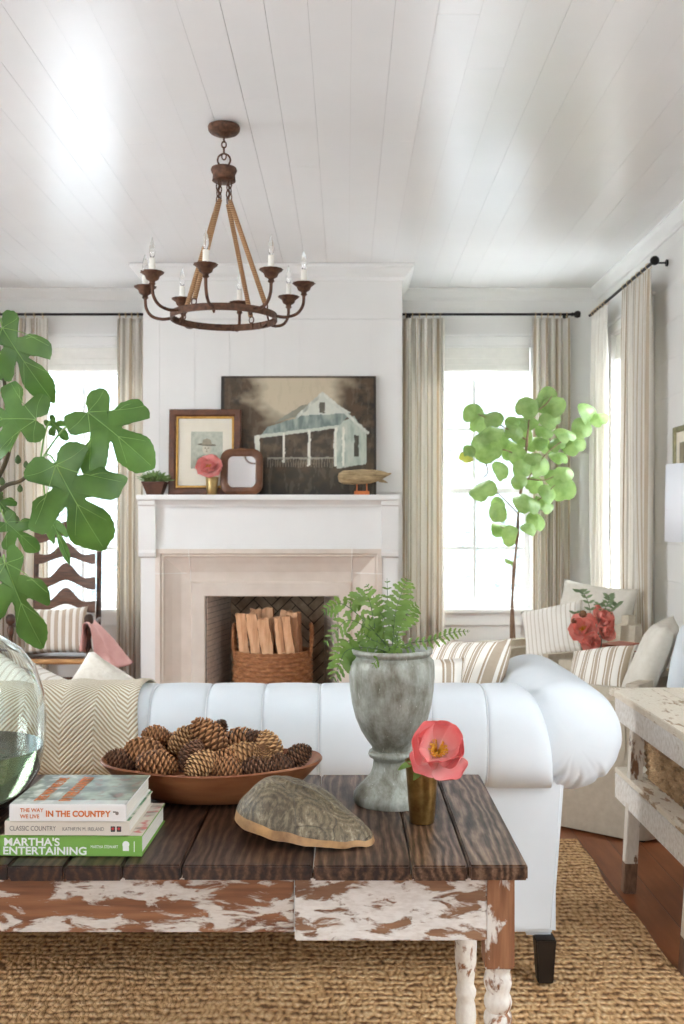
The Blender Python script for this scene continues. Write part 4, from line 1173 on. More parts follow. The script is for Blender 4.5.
# ---------------------------------------------------------------- turtle shell
def shell():
    cx, cy = -.092, 2.14; bm = BM(); nr, seg = 40, 96; L, Wd, Hh = .150, .112, .106
    rot = math.radians(-24)
    def rim(a):
        ca, sa = math.cos(a), math.sin(a)
        r = 1/((abs(ca)**2.3+abs(sa)**2.3)**(1/2.3))
        # tail end (+x) narrows and is serrated
        k = max(0, ca)
        r *= 1-.10*k*abs(sa)*2
        r += .10*max(0, ca)**6
        if ca > .35: r += .022*((a*9.2/PI) % 1-.5)*min(1, (ca-.35)*3)
        return r
    def P(t, a, under=False):
        r = rim(a)*t
        x = L*r*math.cos(a); y = Wd*r*math.sin(a)
        dome = (1-t**3.0)**.55 if t < 1 else 0
        # high toward the left end, sloping to the tail
        hx = 1-.50*max(-1, min(1, (x/L+.25)/1.25)) if x > -.25*L else 1
        z = Hh*.92*dome*hx+.004
        fl = max(0, (t-.86)/.14); z += .006*fl*(1+math.sin(a*12)*.2)
        z += .004*math.sin(x*60)*dome+.0022*mn.noise(Vector((x*45, y*45, 1)))*(1 if not under else 0)
        z += .004*math.exp(-(y/.012)**2)*dome
        # lift left front
        z += .016*(1-(x/L))
        return Vector((x, y, z))
    Rm = Matrix.Translation((cx, cy, TZ-.006)) @ Matrix.Rotation(rot, 4, 'Z')
    top = [[bm.verts.new(Rm @ P(t/nr if t < nr else 1, 2*PI*i/seg)) for i in range(seg)] for t in range(1, nr+1)]
    c0 = bm.verts.new(Rm @ P(0.0001, 0))
    for i in range(seg): bm.faces.new((c0, top[0][i], top[0][(i+1) % seg]))
    for ri, (a, b) in enumerate(zip(top, top[1:])):
        for i in range(seg): bm.faces.new((a[i], b[i], b[(i+1) % seg], a[(i+1) % seg])).material_index = 1 if ri == nr-2 else 0
    inner = [[bm.verts.new(Rm @ (P(t, 2*PI*i/seg, True)*1.0-Vector((0, 0, .004+.004*(t < .95))))) for i in range(seg)] for t in (.985, .9, .7, .4)]
    pr = [top[-1]]+inner
    for a, b in zip(pr, pr[1:]):
        for i in range(seg):
            f = bm.faces.new((a[i], b[i], b[(i+1) % seg], a[(i+1) % seg])); f.material_index = 1
    bm.faces.new(inner[-1])
    for i in range(seg):
        pass
    bmesh.ops.recalc_face_normals(bm, faces=bm.faces)
    # rim band material on the last two rings
    for f in bm.faces:
        if all(v in S_ for v in f.verts) if False else False: pass
    zmin = min(v.co.z for v in bm.verts)
    for v in bm.verts: v.co.z += TZ+.0006-zmin
    o = obj('turtle_shell', bm, [M['shell'], M['shell_rim']], None, True, angle=50, label='grey brown turtle shell with serrated edge resting on the front of the dark table', cat='shell', loc=(cx, cy, TZ))
    # raised amber rim along the edge
    return o
shell()

# ---------------------------------------------------------------- urn, fern
UX, UY = (392-346)*2.39/1000, 2.40
def urn():
    root = thing('urn', 'tall weathered grey metal urn on a round foot holding the fern', 'urn', (UX, UY, TZ+.0005))
    z = lambda py: (812-py)/1000*2.36
    pr = [(0, 0), (.090, 0), (.0915, .006), (.0915, .020), (.087, .028), (.078, .038), (.064, .052), (.052, .066), (.046, .082), (.044, .098), (.046, .104), (.0545, .108), (.0565, .114), (.0545, .121), (.047, .125), (.048, .132), (.06, .148), (.074, .17), (.087, .20), (.0955, .235), (.1005, .27), (.1025, .30), (.1025, .325), (.1005, .338), (.094, .344), (.091, .349), (.093, .353), (.098, .356), (.0985, .362), (.096, .366), (.089, .366), (.086, .36), (.085, .33), (.08, .26), (0, .25)]
    bm = BM(); lathe(bm, pr, (UX, UY, TZ+.0005), 48); bmesh.ops.recalc_face_normals(bm, faces=bm.faces)
    obj('body', bm, M['urn'], root, True, angle=55)
    bm = BM(); pr = [(.0845, .30), (.084, .335), (.06, .342), (.03, .346), (0, .348)]
    lathe(bm, pr, (UX, UY, TZ), 32, rf=lambda a, z, k: 1+.0*a); obj('soil', bm, M['soil'], root, True)
urn()
def frond(bm, pts, wmax, seed, mi_l=0, mi_s=1, n=20, droop=.0, start=.16, side_up=None, face=Vector((0, -1, 0))):
    rr = random.Random(seed); sp = spline(pts, 10); N = len(sp)-1
    tube(bm, sp, [.0016*(1-.7*i/N) for i in range(N+1)], 5, mi_s)
    for k in range(n):
        t = start+(1-start)*(k/n); f = t*N; i = int(min(f, N-1)); p = sp[i].lerp(sp[i+1], f-i); d = (sp[min(i+2, N)]-sp[max(i-1, 0)]).normalized()
        s = d.cross(face).normalized()
        tt = (t-start)/(1-start)
        ln = wmax*(math.sin(PI*min(1, tt*.86+.16))**.7)
        for sg in (-1, 1):
            l = ln*rr.uniform(.85, 1.12); dirn = (s*sg*.85+d*.55+face*rr.uniform(-.25, .25)).normalized(); w = l*.20
            wv = dirn.cross(face); wv.normalize()
            prev = None
            # lobed pinna, gently cupped
            segs = 6; L_, R_2 = [], []
            for q in range(segs+1):
                e = q/segs; ww = w*(math.sin(PI*(e*.9+.08))**.6)*(1 if q % 2 else .62)
                c = p+dirn*l*e-Vector((0, 0, 1))*droop*l*e*e+face*(-.10*l*e*e)
                if q == segs: L_.append(bm.verts.new(c)); R_2.append(L_[-1])
                else: L_.append(bm.verts.new(c+wv*ww-face*-.0+face*.10*ww)); R_2.append(bm.verts.new(c-wv*ww+face*.10*ww))
            C_ = None
            for q in range(segs):
                a = [L_[q], L_[q+1], R_2[q+1], R_2[q]] if q < segs-1 else [L_[q], L_[q+1], R_2[q]]
                bm.faces.new(a).material_index = mi_l
def fern():
    root = thing('fern', 'green leafy fern with arching fronds growing in the grey urn', 'fern', (UX, UY, TZ+.34))
    b = Vector((UX, UY, TZ+.345))
    # (end px, end py, end Y, mid px, mid py, width, n, base dx)
    F = [(322, 612, 2.34, 345, 605, .030, 15), (324, 645, 2.33, 350, 620, .030, 14), (332, 681, 2.30, 348, 650, .040, 16), (348, 604, 2.42, 368, 598, .036, 15),
         (366, 584, 2.42, 380, 612, .026, 14), (387, 578, 2.42, 388, 615, .022, 12), (408, 578, 2.40, 396, 610, .040, 17), (417, 604, 2.42, 402, 622, .036, 14),
         (470, 631, 2.40, 432, 640, .022, 20), (357, 634, 2.36, 372, 640, .030, 12), (372, 668, 2.27, 382, 656, .022, 9), (340, 664, 2.37, 360, 650, .034, 14), (400, 646, 2.30, 395, 650, .024, 9), (378, 596, 2.45, 384, 630, .034, 15), (416, 650, 2.36, 406, 648, .018, 8),
         (330, 660, 2.45, 352, 640, .03, 14), (362, 622, 2.44, 376, 630, .034, 14)]
    for k, (ex, ey, eY, mx, my, w, n) in enumerate(F):
        e = at(ex, ey, eY); m = at(mx, my, (UY*1.2+eY*.8)/2); st = b+Vector((R.uniform(-.03, .03), R.uniform(-.03, .02), 0))
        n = int(n*.72); bm = BM(); frond(bm, [st, st.lerp(m, .5)+Vector((0, 0, .012)), m, m.lerp(e, .55)+Vector((0, 0, .006)), e], w, k, 0, 1, n, .25)
        obj('frond', bm, [M['fern_leaf'], M['fern_stem']], root, True)
fern()

# ---------------------------------------------------------------- peonies
def petal(bm, c, ax, up, r0, L, W, cup, curl, rr, mi=0):
    "c: flower centre, ax: outward direction in the flower plane, up: flower axis"
    side = ax.cross(up).normalized(); uvl = bm.loops.layers.uv.verify(); nu, nv = 8, 7
    ph = rr.uniform(0, 6); V = []
    for i in range(nu+1):
        row = []
        a = 2*i/nu-1
        for j in range(nv+1):
            t = j/nv
            w = W*(math.sin(PI*(.12+.66*t))**.8)*(1 if t < .8 else 1-.55*((t-.8)/.2)**2)
            ang = cup+curl*t
            rad_, h = r0, 0
            # arc profile
            s = L*t; 
            if abs(curl) < 1e-4: dr, dz = s*math.cos(cup), s*math.sin(cup)
            else: dr = L/curl*(math.sin(cup+curl*t)-math.sin(cup)); dz = -L/curl*(math.cos(cup+curl*t)-math.cos(cup))
            edge = 1-.0*a
            z2 = dz+.22*W*a*a*(.4+.6*t)+.05*L*math.sin(3*a+ph)*t
            sc = 1-.12*a*a*t*(1 if t > .7 else .3)
            row.append(bm.verts.new(c+ax*(r0+dr*sc)+side*(w*a)+up*z2))
        V.append(row)
    for i in range(nu):
        for j in range(nv):
            f = bm.faces.new((V[i][j], V[i+1][j], V[i+1][j+1], V[i][j+1])); f.material_index = mi; f.smooth = True
            for l, (p, q) in zip(f.loops, ((i, j), (i+1, j), (i+1, j+1), (i, j+1))): l[uvl].uv = (p/nu, q/nv)
def peony(name, label, c, r, axis, mats, seed, stem_to=None, layers=((9, .0, 1.0, .35), (7, .0, .8, .7), (5, 0, .55, 1.1)), leaf=None, stamens=True, group=None, parent=None):
    rr = random.Random(seed); up = Vector(axis).normalized(); c = Vector(c)
    e1 = up.orthogonal().normalized(); e2 = up.cross(e1)
    root = parent or thing(name, label, 'flower', c, group)
    bm = BM()
    for li, (n, r0, k, cup) in enumerate(layers):
        for q in range(n):
            a = 2*PI*(q+rr.uniform(-.2, .2))/n+li*.7
            ax = e1*math.cos(a)+e2*math.sin(a)
            petal(bm, c+up*(.004*li-.006), ax, up, r*.06, r*k*rr.uniform(.88, 1.12), r*.50*rr.uniform(.85, 1.15)*(.75+.25*k), cup+rr.uniform(-.15, .15), rr.uniform(.1, .8), rr)
    o = obj('petals', bm, mats, root, True); solidify(o, .0008); subsurf(o, 1)
    if stamens:
        bm = BM()
        for k in range(60):
            a = rr.uniform(0, 2*PI); q = rr.uniform(.15, 1)**.5; d = (up*1.0+(e1*math.cos(a)+e2*math.sin(a))*q*.9).normalized()
            p = c+d*r*.04; e = c+d*r*rr.uniform(.30, .42); tube(bm, [p, e], [.0006*r/.07, .0009*r/.07], 4)
            lathe(bm, [(0, -.0022*r/.07), (.0018*r/.07, 0), (0, .0022*r/.07)], e, 5)
        obj('stamens', bm, M['stamen'], root, True)
    if stem_to is not None:
        for s_ in ([stem_to] if not isinstance(stem_to, list) else stem_to):
            s_ = Vector(s_); mid = c.lerp(s_, .5)-up*r*.1
            bm = BM(); tube(bm, spline([c-up*r*.05, c-up*r*.25, mid, s_], 6), .0026*max(.7, r/.08), 8); obj('stem', bm, M['fern_stem'], root, True)
    return root
def leafblade(bm, p, tip, nrm, w, mi=0, n=8, fold=.25):
    p, tip, nrm = Vector(p), Vector(tip), Vector(nrm); d = tip-p; L = d.length; d.normalize(); s = d.cross(nrm).normalized(); nn = s.cross(d)
    Lf, C, Rt = [], [], []
    for k in range(n+1):
        t = k/n; ww = w*math.sin(PI*(t*.94+.03))**.85*(1-.3*t); c = p+d*L*t-nn*L*.12*t*t
        C.append(bm.verts.new(c)); Lf.append(bm.verts.new(c+s*ww+nn*fold*ww)); Rt.append(bm.verts.new(c-s*ww+nn*fold*ww))
    for k in range(n):
        for a, b in ((Lf, C), (C, Rt)):
            f = bm.faces.new((a[k], a[k+1], b[k+1], b[k])); f.material_index = mi
# brass beaker
CX, CYb = (422-346)*2.235/1000, 2.235
def beaker(name, label, x, y, z, h, r0, r1, m):
    bm = BM(); pr = [(0, 0), (r0*.96, 0), (r0, .002), (r0+(r1-r0)*.35, h*.35), (r0+(r1-r0)*.36, h*.355), (r0+(r1-r0)*.7, h*.7), (r0+(r1-r0)*.71, h*.705), (r1*.99, h*.96), (r1*1.02, h*.985), (r1*1.02, h), (r1*.97, h), (r1*.93, h*.9), (r0*.9, .006), (0, .005)]
    lathe(bm, pr, (x, y, z), 32); bmesh.ops.recalc_face_normals(bm, faces=bm.faces)
    obj(name, bm, m, None, True, angle=50, label=label, cat='cup', loc=(x, y, z))
beaker('brass_beaker', 'tapered aged brass beaker holding the coral peony on the dark table', CX, CYb, TZ+.0005, .137, .0275, .0375, M['brass'])
pc = at(437, 752, 2.20)
pn = peony('peony', 'large open coral pink peony in the brass beaker on the dark table', pc, .080, (.05, -.9, .55), M['peony'], 4, (CX, CYb, TZ+.03),
      ((6, 0, 1.0, .30), (6, 0, .90, .70)))
bm = BM(); leafblade(bm, (CX-.012, CYb-.01, TZ+.137), at(398, 768, 2.2), (0, -.4, 1), .012); leafblade(bm, (CX, CYb-.01, TZ+.13), at(415, 778, 2.17), (0, -1, .3), .012)
obj('leaf', bm, M['fern_leaf'], pn, True)
# ================================================================ GLASS VASE AND FIG BRANCHES
VX, VY = -.905, 2.34
def vase():
    root = thing('glass_vase', 'big round pale green glass bottle vase half full of water at the left', 'vase', (VX, VY, TZ+.0005))
    out = [(0, 0), (.09, 0), (.12, .008), (.155, .035), (.183, .085), (.195, .15), (.196, .21), (.190, .27), (.172, .325), (.14, .368), (.10, .395), (.07, .408), (.058, .43), (.056, .47), (.066, .485), (.066, .491)]
    inn = [(max(.0, r-.0035), z+(.006 if z < .03 else (-.002 if r < .16 and z > .3 else 0))) for r, z in out]
    pr = out+[(inn[-1][0]-.002, .488)]+list(reversed(inn[1:-1]))+[(0, .008)]
    bm = BM(); lathe(bm, pr, (VX, VY, TZ+.0005), 64); bmesh.ops.recalc_face_normals(bm, faces=bm.faces)
    obj('glass_body', bm, M['glass'], root, True)
    pw = [(0, .0095), (.083, .0095), (.112, .0165), (.1495, .041), (.1775, .088), (.1893, .142), (0, .142)]
    bm = BM(); lathe(bm, pw, (VX, VY, TZ+.0005), 64); bmesh.ops.recalc_face_normals(bm, faces=bm.faces)
    obj('water', bm, M['water'], root, True, angle=50)
vase()
LEAF_HALF = [(.02, -.02), (.10, -.13), (.24, -.18), (.36, -.12), (.40, 0), (.33, .075), (.21, .16), (.18, .20), (.27, .225), (.44, .25), (.58, .33), (.66, .46), (.60, .58), (.52, .63), (.40, .60), (.26, .525), (.13, .46), (.165, .56), (.25, .70), (.28, .84), (.20, .97), (.09, 1.06), (0, 1.10)]
def leaf_outline(seed, wid=1.0, deep=1.0):
    rr = random.Random(seed); h = LEAF_HALF
    Rr = [Vector((x*wid*rr.uniform(.92, 1.1), y+rr.uniform(-.02, .02), 0)) for x, y in h]
    Ll = [Vector((-x*wid*rr.uniform(.9, 1.1), y+rr.uniform(-.02, .02), 0)) for x, y in h[:-1]]
    pts = Rr+list(reversed(Ll))
    sp = spline(pts, 5, True)
    return [p+Vector((math.sin(i*2.1)*.004, math.cos(i*1.7)*.004, 0)) for i, p in enumerate(sp)]
def fig_leaf(root, base, tipd, nrm, L, seed, wid=1.0, droop=.25):
    tip = Vector(tipd).normalized(); n = Vector(nrm).normalized(); s = tip.cross(n).normalized(); n = s.cross(tip).normalized()
    ol = leaf_outline(seed, wid); bm = BM(); c = Vector((0, .34, 0)); rr = random.Random(seed)
    ph = rr.uniform(0, 6)
    def W(p, lift=0):
        x, y = p.x, p.y
        z = .16*abs(x)-droop*y*y-.30*x*x+.035*math.sin(9*y+ph)*abs(x)*2+.03*math.sin(7*x+ph)
        return Vector(base)+(s*x+tip*y+n*(z+lift))*L
    K = 7; rings = []
    for k in range(1, K+1):
        rings.append([bm.verts.new(W(c+(o_-c)*(k/K))) for o_ in ol])
    c0 = bm.verts.new(W(c)); N = len(ol)
    for i in range(N): bm.faces.new((c0, rings[0][i], rings[0][(i+1) % N]))
    for a, b in zip(rings, rings[1:]):
        for i in range(N): bm.faces.new((a[i], b[i], b[(i+1) % N], a[(i+1) % N]))
    veins = [[(0, 0), (0, .5), (0, 1.04)], [(0, 0), (.2, .2), (.6*wid, .48)], [(0, 0), (-.2, .2), (-.6*wid, .48)], [(0, 0), (.2, 0), (.4*wid, -.04)], [(0, 0), (-.2, 0), (-.4*wid, -.04)],
             [(0, .5), (.08, .62), (.2, .8)], [(0, .5), (-.08, .62), (-.2, .8)], [(.3*wid, .27), (.42*wid, .29), (.5*wid, .33)], [(-.3*wid, .27), (-.42*wid, .29), (-.5*wid, .33)]]
    for vi, vv in enumerate(veins):
        sp = spline([Vector((a, b, 0)) for a, b in vv], 6)
        tube(bm, [W(p, .0015) for p in sp], [(.0072 if vi < 3 else .0045)*L*(1-.75*i/len(sp)) for i in range(len(sp))], 5, 1)
    return obj('leaf', bm, [M['fig_leaf'], M['fig_vein']], root, True)
def fig():
    neck = Vector((VX, VY, TZ+.47))
    root = thing('fig_branch', 'fig branch with big lobed green leaves and small figs in the glass vase', 'branch', (VX, VY, TZ+.03))
    bm = BM()
    nodeA = at(-12, 500, 2.33); nodeB = at(8, 455, 2.30); nodeC = at(4, 380, 2.30); nodeT = at(-6, 322, 2.30); 
    main = spline([(VX+.03, VY, TZ+.03), (VX+.012, VY, TZ+.25), (VX-.005, VY, TZ+.47), at(-30, 560, 2.34), nodeA, nodeB, at(8, 420, 2.3), nodeC, nodeT], 6)
    tube(bm, main, [.0085*(1-.6*i/len(main)) for i in range(len(main))], 8)
    side = spline([at(-22, 530, 2.34), at(0, 490, 2.30), at(22, 480, 2.28), at(40, 462, 2.26)], 6)
    tube(bm, side, [.0065*(1-.5*i/len(side)) for i in range(len(side))], 8)
    side2 = spline([at(-20, 560, 2.34), at(-8, 540, 2.26), at(2, 565, 2.2)], 6); tube(bm, side2, .005, 8)
    obj('stem', bm, M['fig_bark'], root, True)
    # base px,py,Y ; tip px,py ; length factor ; seed ; petiole start
    Ls = [((3, 328, 2.28), (44, 396), (-.15, -1, .15), 1, .62, nodeT),
          ((36, 419, 2.24), (-36, 414), (.2, -1, .35), 2, .95, nodeB),
          ((88, 413, 2.22), (150, 460), (.15, -1, .25), 3, .95, side[-1]),
          ((57, 465, 2.18), (97, 546), (-.15, -1, .3), 4, .92, side[-1]),
          ((6, 522, 2.26), (36, 548), (.3, -1, .2), 5, .8, nodeA),
          ((5, 563, 2.16), (32, 647), (-.1, -1, .15), 6, .62, side2[-1]),
          ((12, 352, 2.36), (-18, 384), (.1, -1, .1), 7, .6, nodeC),
          ((46, 512, 2.36), (72, 558), (.6, -.8, .1), 8, .32, side[-1]),
          ((-4, 497, 2.34), (14, 520), (.1, -1, .4), 9, .7, nodeA),
          ((-16, 600, 2.28), (-60, 640), (.1, -1, .2), 10, .9, side2[-1]),
          ((-20, 340, 2.36), (-80, 330), (.1, -1, .2), 11, .9, nodeT),
          ((50, 421, 2.30), (68, 436), (.1, -1, .9), 12, .8, side[-1])]
    for (bx, by, bY), (tx, ty), nr_, sd, wd, src in Ls:
        b = at(bx, by, bY); tp = at(tx, ty, bY); d = tp-b; L = d.length/1.03
        fig_leaf(root, b, d.normalized(), nr_, L, sd, wd)
        bm = BM(); mid = b.lerp(src, .5)+Vector((0, 0, .02)); sp = spline([src, mid, b], 6)
        tube(bm, sp, .0021, 6); obj('petiole', bm, M['fig_vein'], root, True)
    for (fx, fy, fr) in ((18, 460, .0075), (26, 465, .006), (20, 489, .0065), (2, 482, .007), (0, 497, .0075), (12, 515, .006), (17, 520, .006)):
        p = at(fx, fy, 2.27); bm = BM()
        lathe(bm, [(0, -fr*1.3), (fr*.8, -fr*.8), (fr, 0), (fr*.75, fr*.8), (fr*.3, fr*1.4), (0, fr*1.7)], p, 14); obj('fruit', bm, M['fig_fruit'], root, True)
fig()

# ================================================================ ON THE MANTEL
MZ = SZ+.0005
def raster_plane(name, root, M4, w, h, nx, ny, fn, m):
    bm = BM(); cl = bm.loops.layers.float_color.new('Col')
    paintgrid(bm, -w/2, w/2, 0, h, 0, nx, ny, fn, cl, 0, True); xf(bm, bm.verts, M4)
    return obj(name, bm, m, root, local=True)
def inpoly(x, y, P):
    c = False; n = len(P)
    for i in range(n):
        x1, y1 = P[i]; x2, y2 = P[(i+1) % n]
        if (y1 > y) != (y2 > y) and x < (x2-x1)*(y-y1)/(y2-y1)+x1: c = not c
    return c
def house(u, v):
    n1 = fbm((u*4, v*4, 0)); n2 = fbm((u*14, v*14, 5)); n3 = fbm((u*30, v*8, 7), 3)
    uu = u+(n2-.5)*.012; vv = v+(n3-.5)*.012
    dk_ = rgb(34, 28, 20); br = rgb(82, 66, 46); sky = rgb(196, 182, 156)
    d = math.hypot((u-.5)/.26, (v-.92)/.32)
    c = mixc(sky, rgb(84, 66, 46), (d-.75)*1.3+(n1-.5)*1.6)
    c = mixc(c, dk_, (abs(u-.5)-.36)*5+(n2-.5)*2)
    if v < .42: c = mixc(c, mixc(rgb(64, 56, 42), br, (n2-.35)*2.5), min(1, (.42-v)*6))
    if v < .2: c = mixc(c, dk_, (.22-v)*4)
    # porch shade
    if inpoly(uu, vv, [(.27, .52), (.76, .57), (.76, .26), (.27, .24)]): c = mixc(rgb(66, 56, 44), rgb(98, 82, 62), (n2-.4)*3)
    # side wall
    if inpoly(uu, vv, [(.75, .60), (.86, .66), (.94, .52), (.94, .26), (.75, .22)]):
        c = mixc(rgb(158, 168, 154), rgb(196, 202, 188), (n3-.3)*2)
        if .86 < uu < .89 and .32 < vv < .5: c = rgb(70, 66, 54)
    # roof of the porch
    if inpoly(uu, vv, [(.26, .50), (.30, .57), (.54, .67), (.84, .70), (.77, .585)]): c = mixc(rgb(110, 124, 118), rgb(160, 170, 160), (n3-.3)*2)
    if inpoly(uu, vv, [(.34, .60), (.51, .67), (.62, .80), (.5, .74)]): c = mixc(rgb(120, 120, 106), rgb(150, 148, 132), n2)
    if inpoly(uu, vv, [(.50, .665), (.655, .845), (.84, .69)]):
        c = mixc(rgb(190, 194, 182), rgb(216, 216, 202), n3)
        if .635 < uu < .672 and .69 < vv < .775: c = rgb(96, 92, 80)
    for (a, b, x, y) in ((.49, .655, .655, .855), (.655, .855, .95, .52)):
        t = max(0, min(1, ((uu-a)*(x-a)+(vv-b)*(y-b))/((x-a)**2+(y-b)**2))); dd = math.hypot(uu-a-t*(x-a), vv-b-t*(y-b))
        if dd < .011: c = mixc(rgb(226, 226, 214), rgb(150, 156, 146), n3)
    if inpoly(uu, vv, [(.25, .475), (.76, .56), (.76, .585), (.25, .505)]): c = rgb(196, 198, 184)
    for cx_, w_ in ((.235, .016), (.405, .008), (.57, .009), (.74, .010), (.79, .008)):
        if abs(uu-cx_) < w_ and .27-.03*(cx_ > .5) < vv < .50+(cx_-.23)*.13: c = rgb(222, 220, 206)
    if .30 < uu < .74 and .30 < vv < .315: c = mixc(c, rgb(180, 176, 160), .6)
    if .30 < uu < .74 and .30 > vv > .23 and (uu*60) % 1 < .28: c = mixc(c, rgb(160, 152, 132), .5)
    if n3 > .62: c = mixc(c, rgb(150, 140, 118), .12)
    if u < .02 or v > .985 or u > .988: c = mixc(c, rgb(30, 26, 22), .8)
    return c
tilt = lambda a: Matrix.Rotation(-a, 4, 'X')
def lean(o, a): o.rotation_euler = (-a, 0, 0)
PYm = 7.18
p0 = at(298, 494, PYm)
t = thing('house_painting', 'large dark unframed canvas of a white porch house leaning on the mantel', 'painting', (p0.x, PYm+.012, MZ))
bm = BM(); box(bm, -.563, .563, 0, .028, .001, .872, .002); obj('canvas', bm, simple('canvas_edge', rgb(60, 48, 36), rgb(120, 98, 70), 20, .8), t, local=True)
raster_plane('painted_face', t, Matrix.Translation((0, -.0008, .003)), 1.12, .866, 224, 170, house, M['paint_picture'])
lean(t, math.radians(5))
def portrait(u, v):
    n = fbm((u*9, v*9, 2)); c = mixc(rgb(158, 162, 146), rgb(192, 194, 178), n)
    c = mixc(c, rgb(128, 128, 112), max(0, (.45-v))*1.1)
    if inpoly(u, v, [(.12, 0), (.2, .28), (.38, .37), (.62, .37), (.82, .28), (.9, 0)]): c = mixc(rgb(112, 114, 100), rgb(140, 142, 126), n)
    if inpoly(u, v, [(.43, .36), (.5, .22), (.58, .36)]): c = rgb(206, 204, 188)
    if math.hypot((u-.5)/.14, (v-.53)/.155) < 1: c = mixc(rgb(196, 190, 170), rgb(168, 160, 140), (u-.5)*4)
    for ex in (.45, .55):
        if math.hypot((u-ex)/.025, (v-.555)/.012) < 1: c = rgb(84, 78, 66)
    if math.hypot((u-.5)/.04, (v-.455)/.01) < 1: c = rgb(130, 108, 92)
    if abs(u-.5) < .012 and .48 < v < .54: c = rgb(160, 150, 130)
    if math.hypot((u-.5)/.30, (v-.645+.05*(u-.5))/.035) < 1: c = rgb(104, 98, 82)
    if inpoly(u, v, [(.34, .65), (.38, .78), (.5, .82), (.62, .78), (.66, .65)]): c = mixc(rgb(132, 124, 104), rgb(160, 150, 128), n)
    if u < .01 or u > .99: c = rgb(140, 140, 126)
    return c
def ringframe(bm, w, h, fw, d, prof=None, mi=0):
    "mitred rectangular frame standing in xz, front at y=-d"
    pr = prof or [(0, 0), (0, -d*.7), (fw*.2, -d), (fw*.75, -d), (fw, -d*.6), (fw, 0)]
    cols = []
    for i, y in pr: cols.append([bm.verts.new(p) for p in ((-w/2+i, y, i), (w/2-i, y, i), (w/2-i, y, h-i), (-w/2+i, y, h-i))])
    cols.append(cols[0])
    for a, b in zip(cols, cols[1:]):
        for k in range(4):
            f = bm.faces.new((a[k], a[(k+1) % 4], b[(k+1) % 4], b[k])); f.material_index = mi
    bmesh.ops.recalc_face_normals(bm, faces=bm.faces)
p0 = at(204.5, 494, 7.12)
fw_, fh_ = .515, .615
t = thing('portrait_frame', 'brown and gold frame with an old photo of a hatted person, on the mantel', 'picture frame', (p0.x, 7.128, MZ))
bm = BM(); ringframe(bm, fw_, fh_, .052, .022); obj('frame', bm, M['frame_wood'], t, local=True)
bm = BM(); ringframe(bm, fw_-.1, fh_-.1, .016, .016); xf(bm, bm.verts, Matrix.Translation((0, .002, .05))); obj('gilt_liner', bm, M['gold'], t, local=True)
bm = BM(); box(bm, -fw_/2+.03, fw_/2-.03, .0, .006, .03, fh_-.03); obj('mat_board', bm, M['mat_board'], t, local=True)
raster_plane('photograph', t, Matrix.Translation((.012, -.0012, .19)), .225, .265, 90, 106, portrait, M['photo_print'])
lean(t, math.radians(4))
# small rounded mirror
p0 = at(242, 494, 7.08)
t = thing('small_mirror', 'small mirror in a thick rounded brown wooden frame in front of the painting', 'mirror', (p0.x, 7.052, MZ))
def rrect(w, h, r, n=8, z0=0):
    out = []
    for cx_, cz_, a0 in ((w/2-r, r, -PI/2), (w/2-r, h-r, 0), (-w/2+r, h-r, PI/2), (-w/2+r, r, PI)):
        for k in range(n+1): a = a0+PI/2*k/n; out.append((cx_+r*math.cos(a), cz_+r*math.sin(a)+z0))
    return out
bm = BM(); W_, H_ = .30, .325; cols = []
for ins, y in ((0, .0), (0, -.014), (.008, -.022), (.03, -.028), (.045, -.026), (.052, -.016), (.054, 0)):
    o_ = rrect(W_-2*ins, H_-2*ins, max(.075-ins*.7, .02), 8, ins); cols.append([bm.verts.new((x, y, z)) for x, z in o_])
N = len(cols[0]); cols.append(cols[0])
for a, b in zip(cols, cols[1:]):
    for k in range(N): bm.faces.new((a[k], a[(k+1) % N], b[(k+1) % N], b[k]))
bmesh.ops.recalc_face_normals(bm, faces=bm.faces)
for zz in (H_,):
    lathe(bm, [(0, -.010), (.03, -.008), (.04, 0), (.03, .008), (0, .010)], (0, 0, 0), 20, 0, Matrix.Translation((0, -.012, H_-.003)) @ Matrix.Scale(.4, 4, (0, 1, 0)))
obj('frame', bm, M['mirror_wood'], t, True, local=True, angle=40)
bm = BM(); prism(bm, rrect(W_-.10, H_-.10, .036, 8, .05), -.006, -.003); obj('mirror_glass', bm, M['mirror'], t, local=True)
lean(t, math.radians(5))
# succulent in a tapered square pot
q = at(155, 494, 7.10)
t = thing('succulent', 'small green succulent in a tapered brown square pot at the left end of the mantel', 'plant', (q.x, 7.10, MZ))
bm = BM(); 
def taper(bm, b, tp, h, z0=0, mi=0):
    A = [bm.verts.new((x*b, y*b, z0)) for x, y in ((-1, -1), (1, -1), (1, 1), (-1, 1))]; B = [bm.verts.new((x*tp, y*tp, z0+h)) for x, y in ((-1, -1), (1, -1), (1, 1), (-1, 1))]
    fs = [bm.faces.new(A[::-1]), bm.faces.new(B)]
    for i in range(4): fs.append(bm.faces.new((A[i], A[(i+1) % 4], B[(i+1) % 4], B[i])))
    for f in fs: f.material_index = mi
taper(bm, .05, .078, .080); taper(bm, .082, .082, .012, .080); bmesh.ops.bevel(bm, geom=list(bm.edges), offset=.002, segments=2, affect='EDGES'); obj('pot', bm, M['pot_brown'], t, local=True)
bm = BM(); rr = random.Random(2)
for (ox, oy, sz) in ((-.045, 0, .05), (.0, -.02, .06), (.045, .0, .05), (-.02, .03, .05), (.03, .035, .045), (.07, -.01, .035), (-.07, -.01, .035)):
    for k in range(16):
        a = k*2.4; e = .25+k*.075; d = Vector((math.cos(a)*math.cos(e), math.sin(a)*math.cos(e), math.sin(e)))
        b = Vector((ox, oy, .093)); leafblade(bm, b, b+d*sz*(1.9-.03*k), Vector((-d.x*.3, -d.y*.3, 1)), .013, 0, 5, .4)
o = obj('leaves', bm, M['succ'], t, True, local=True); solidify(o, .003)
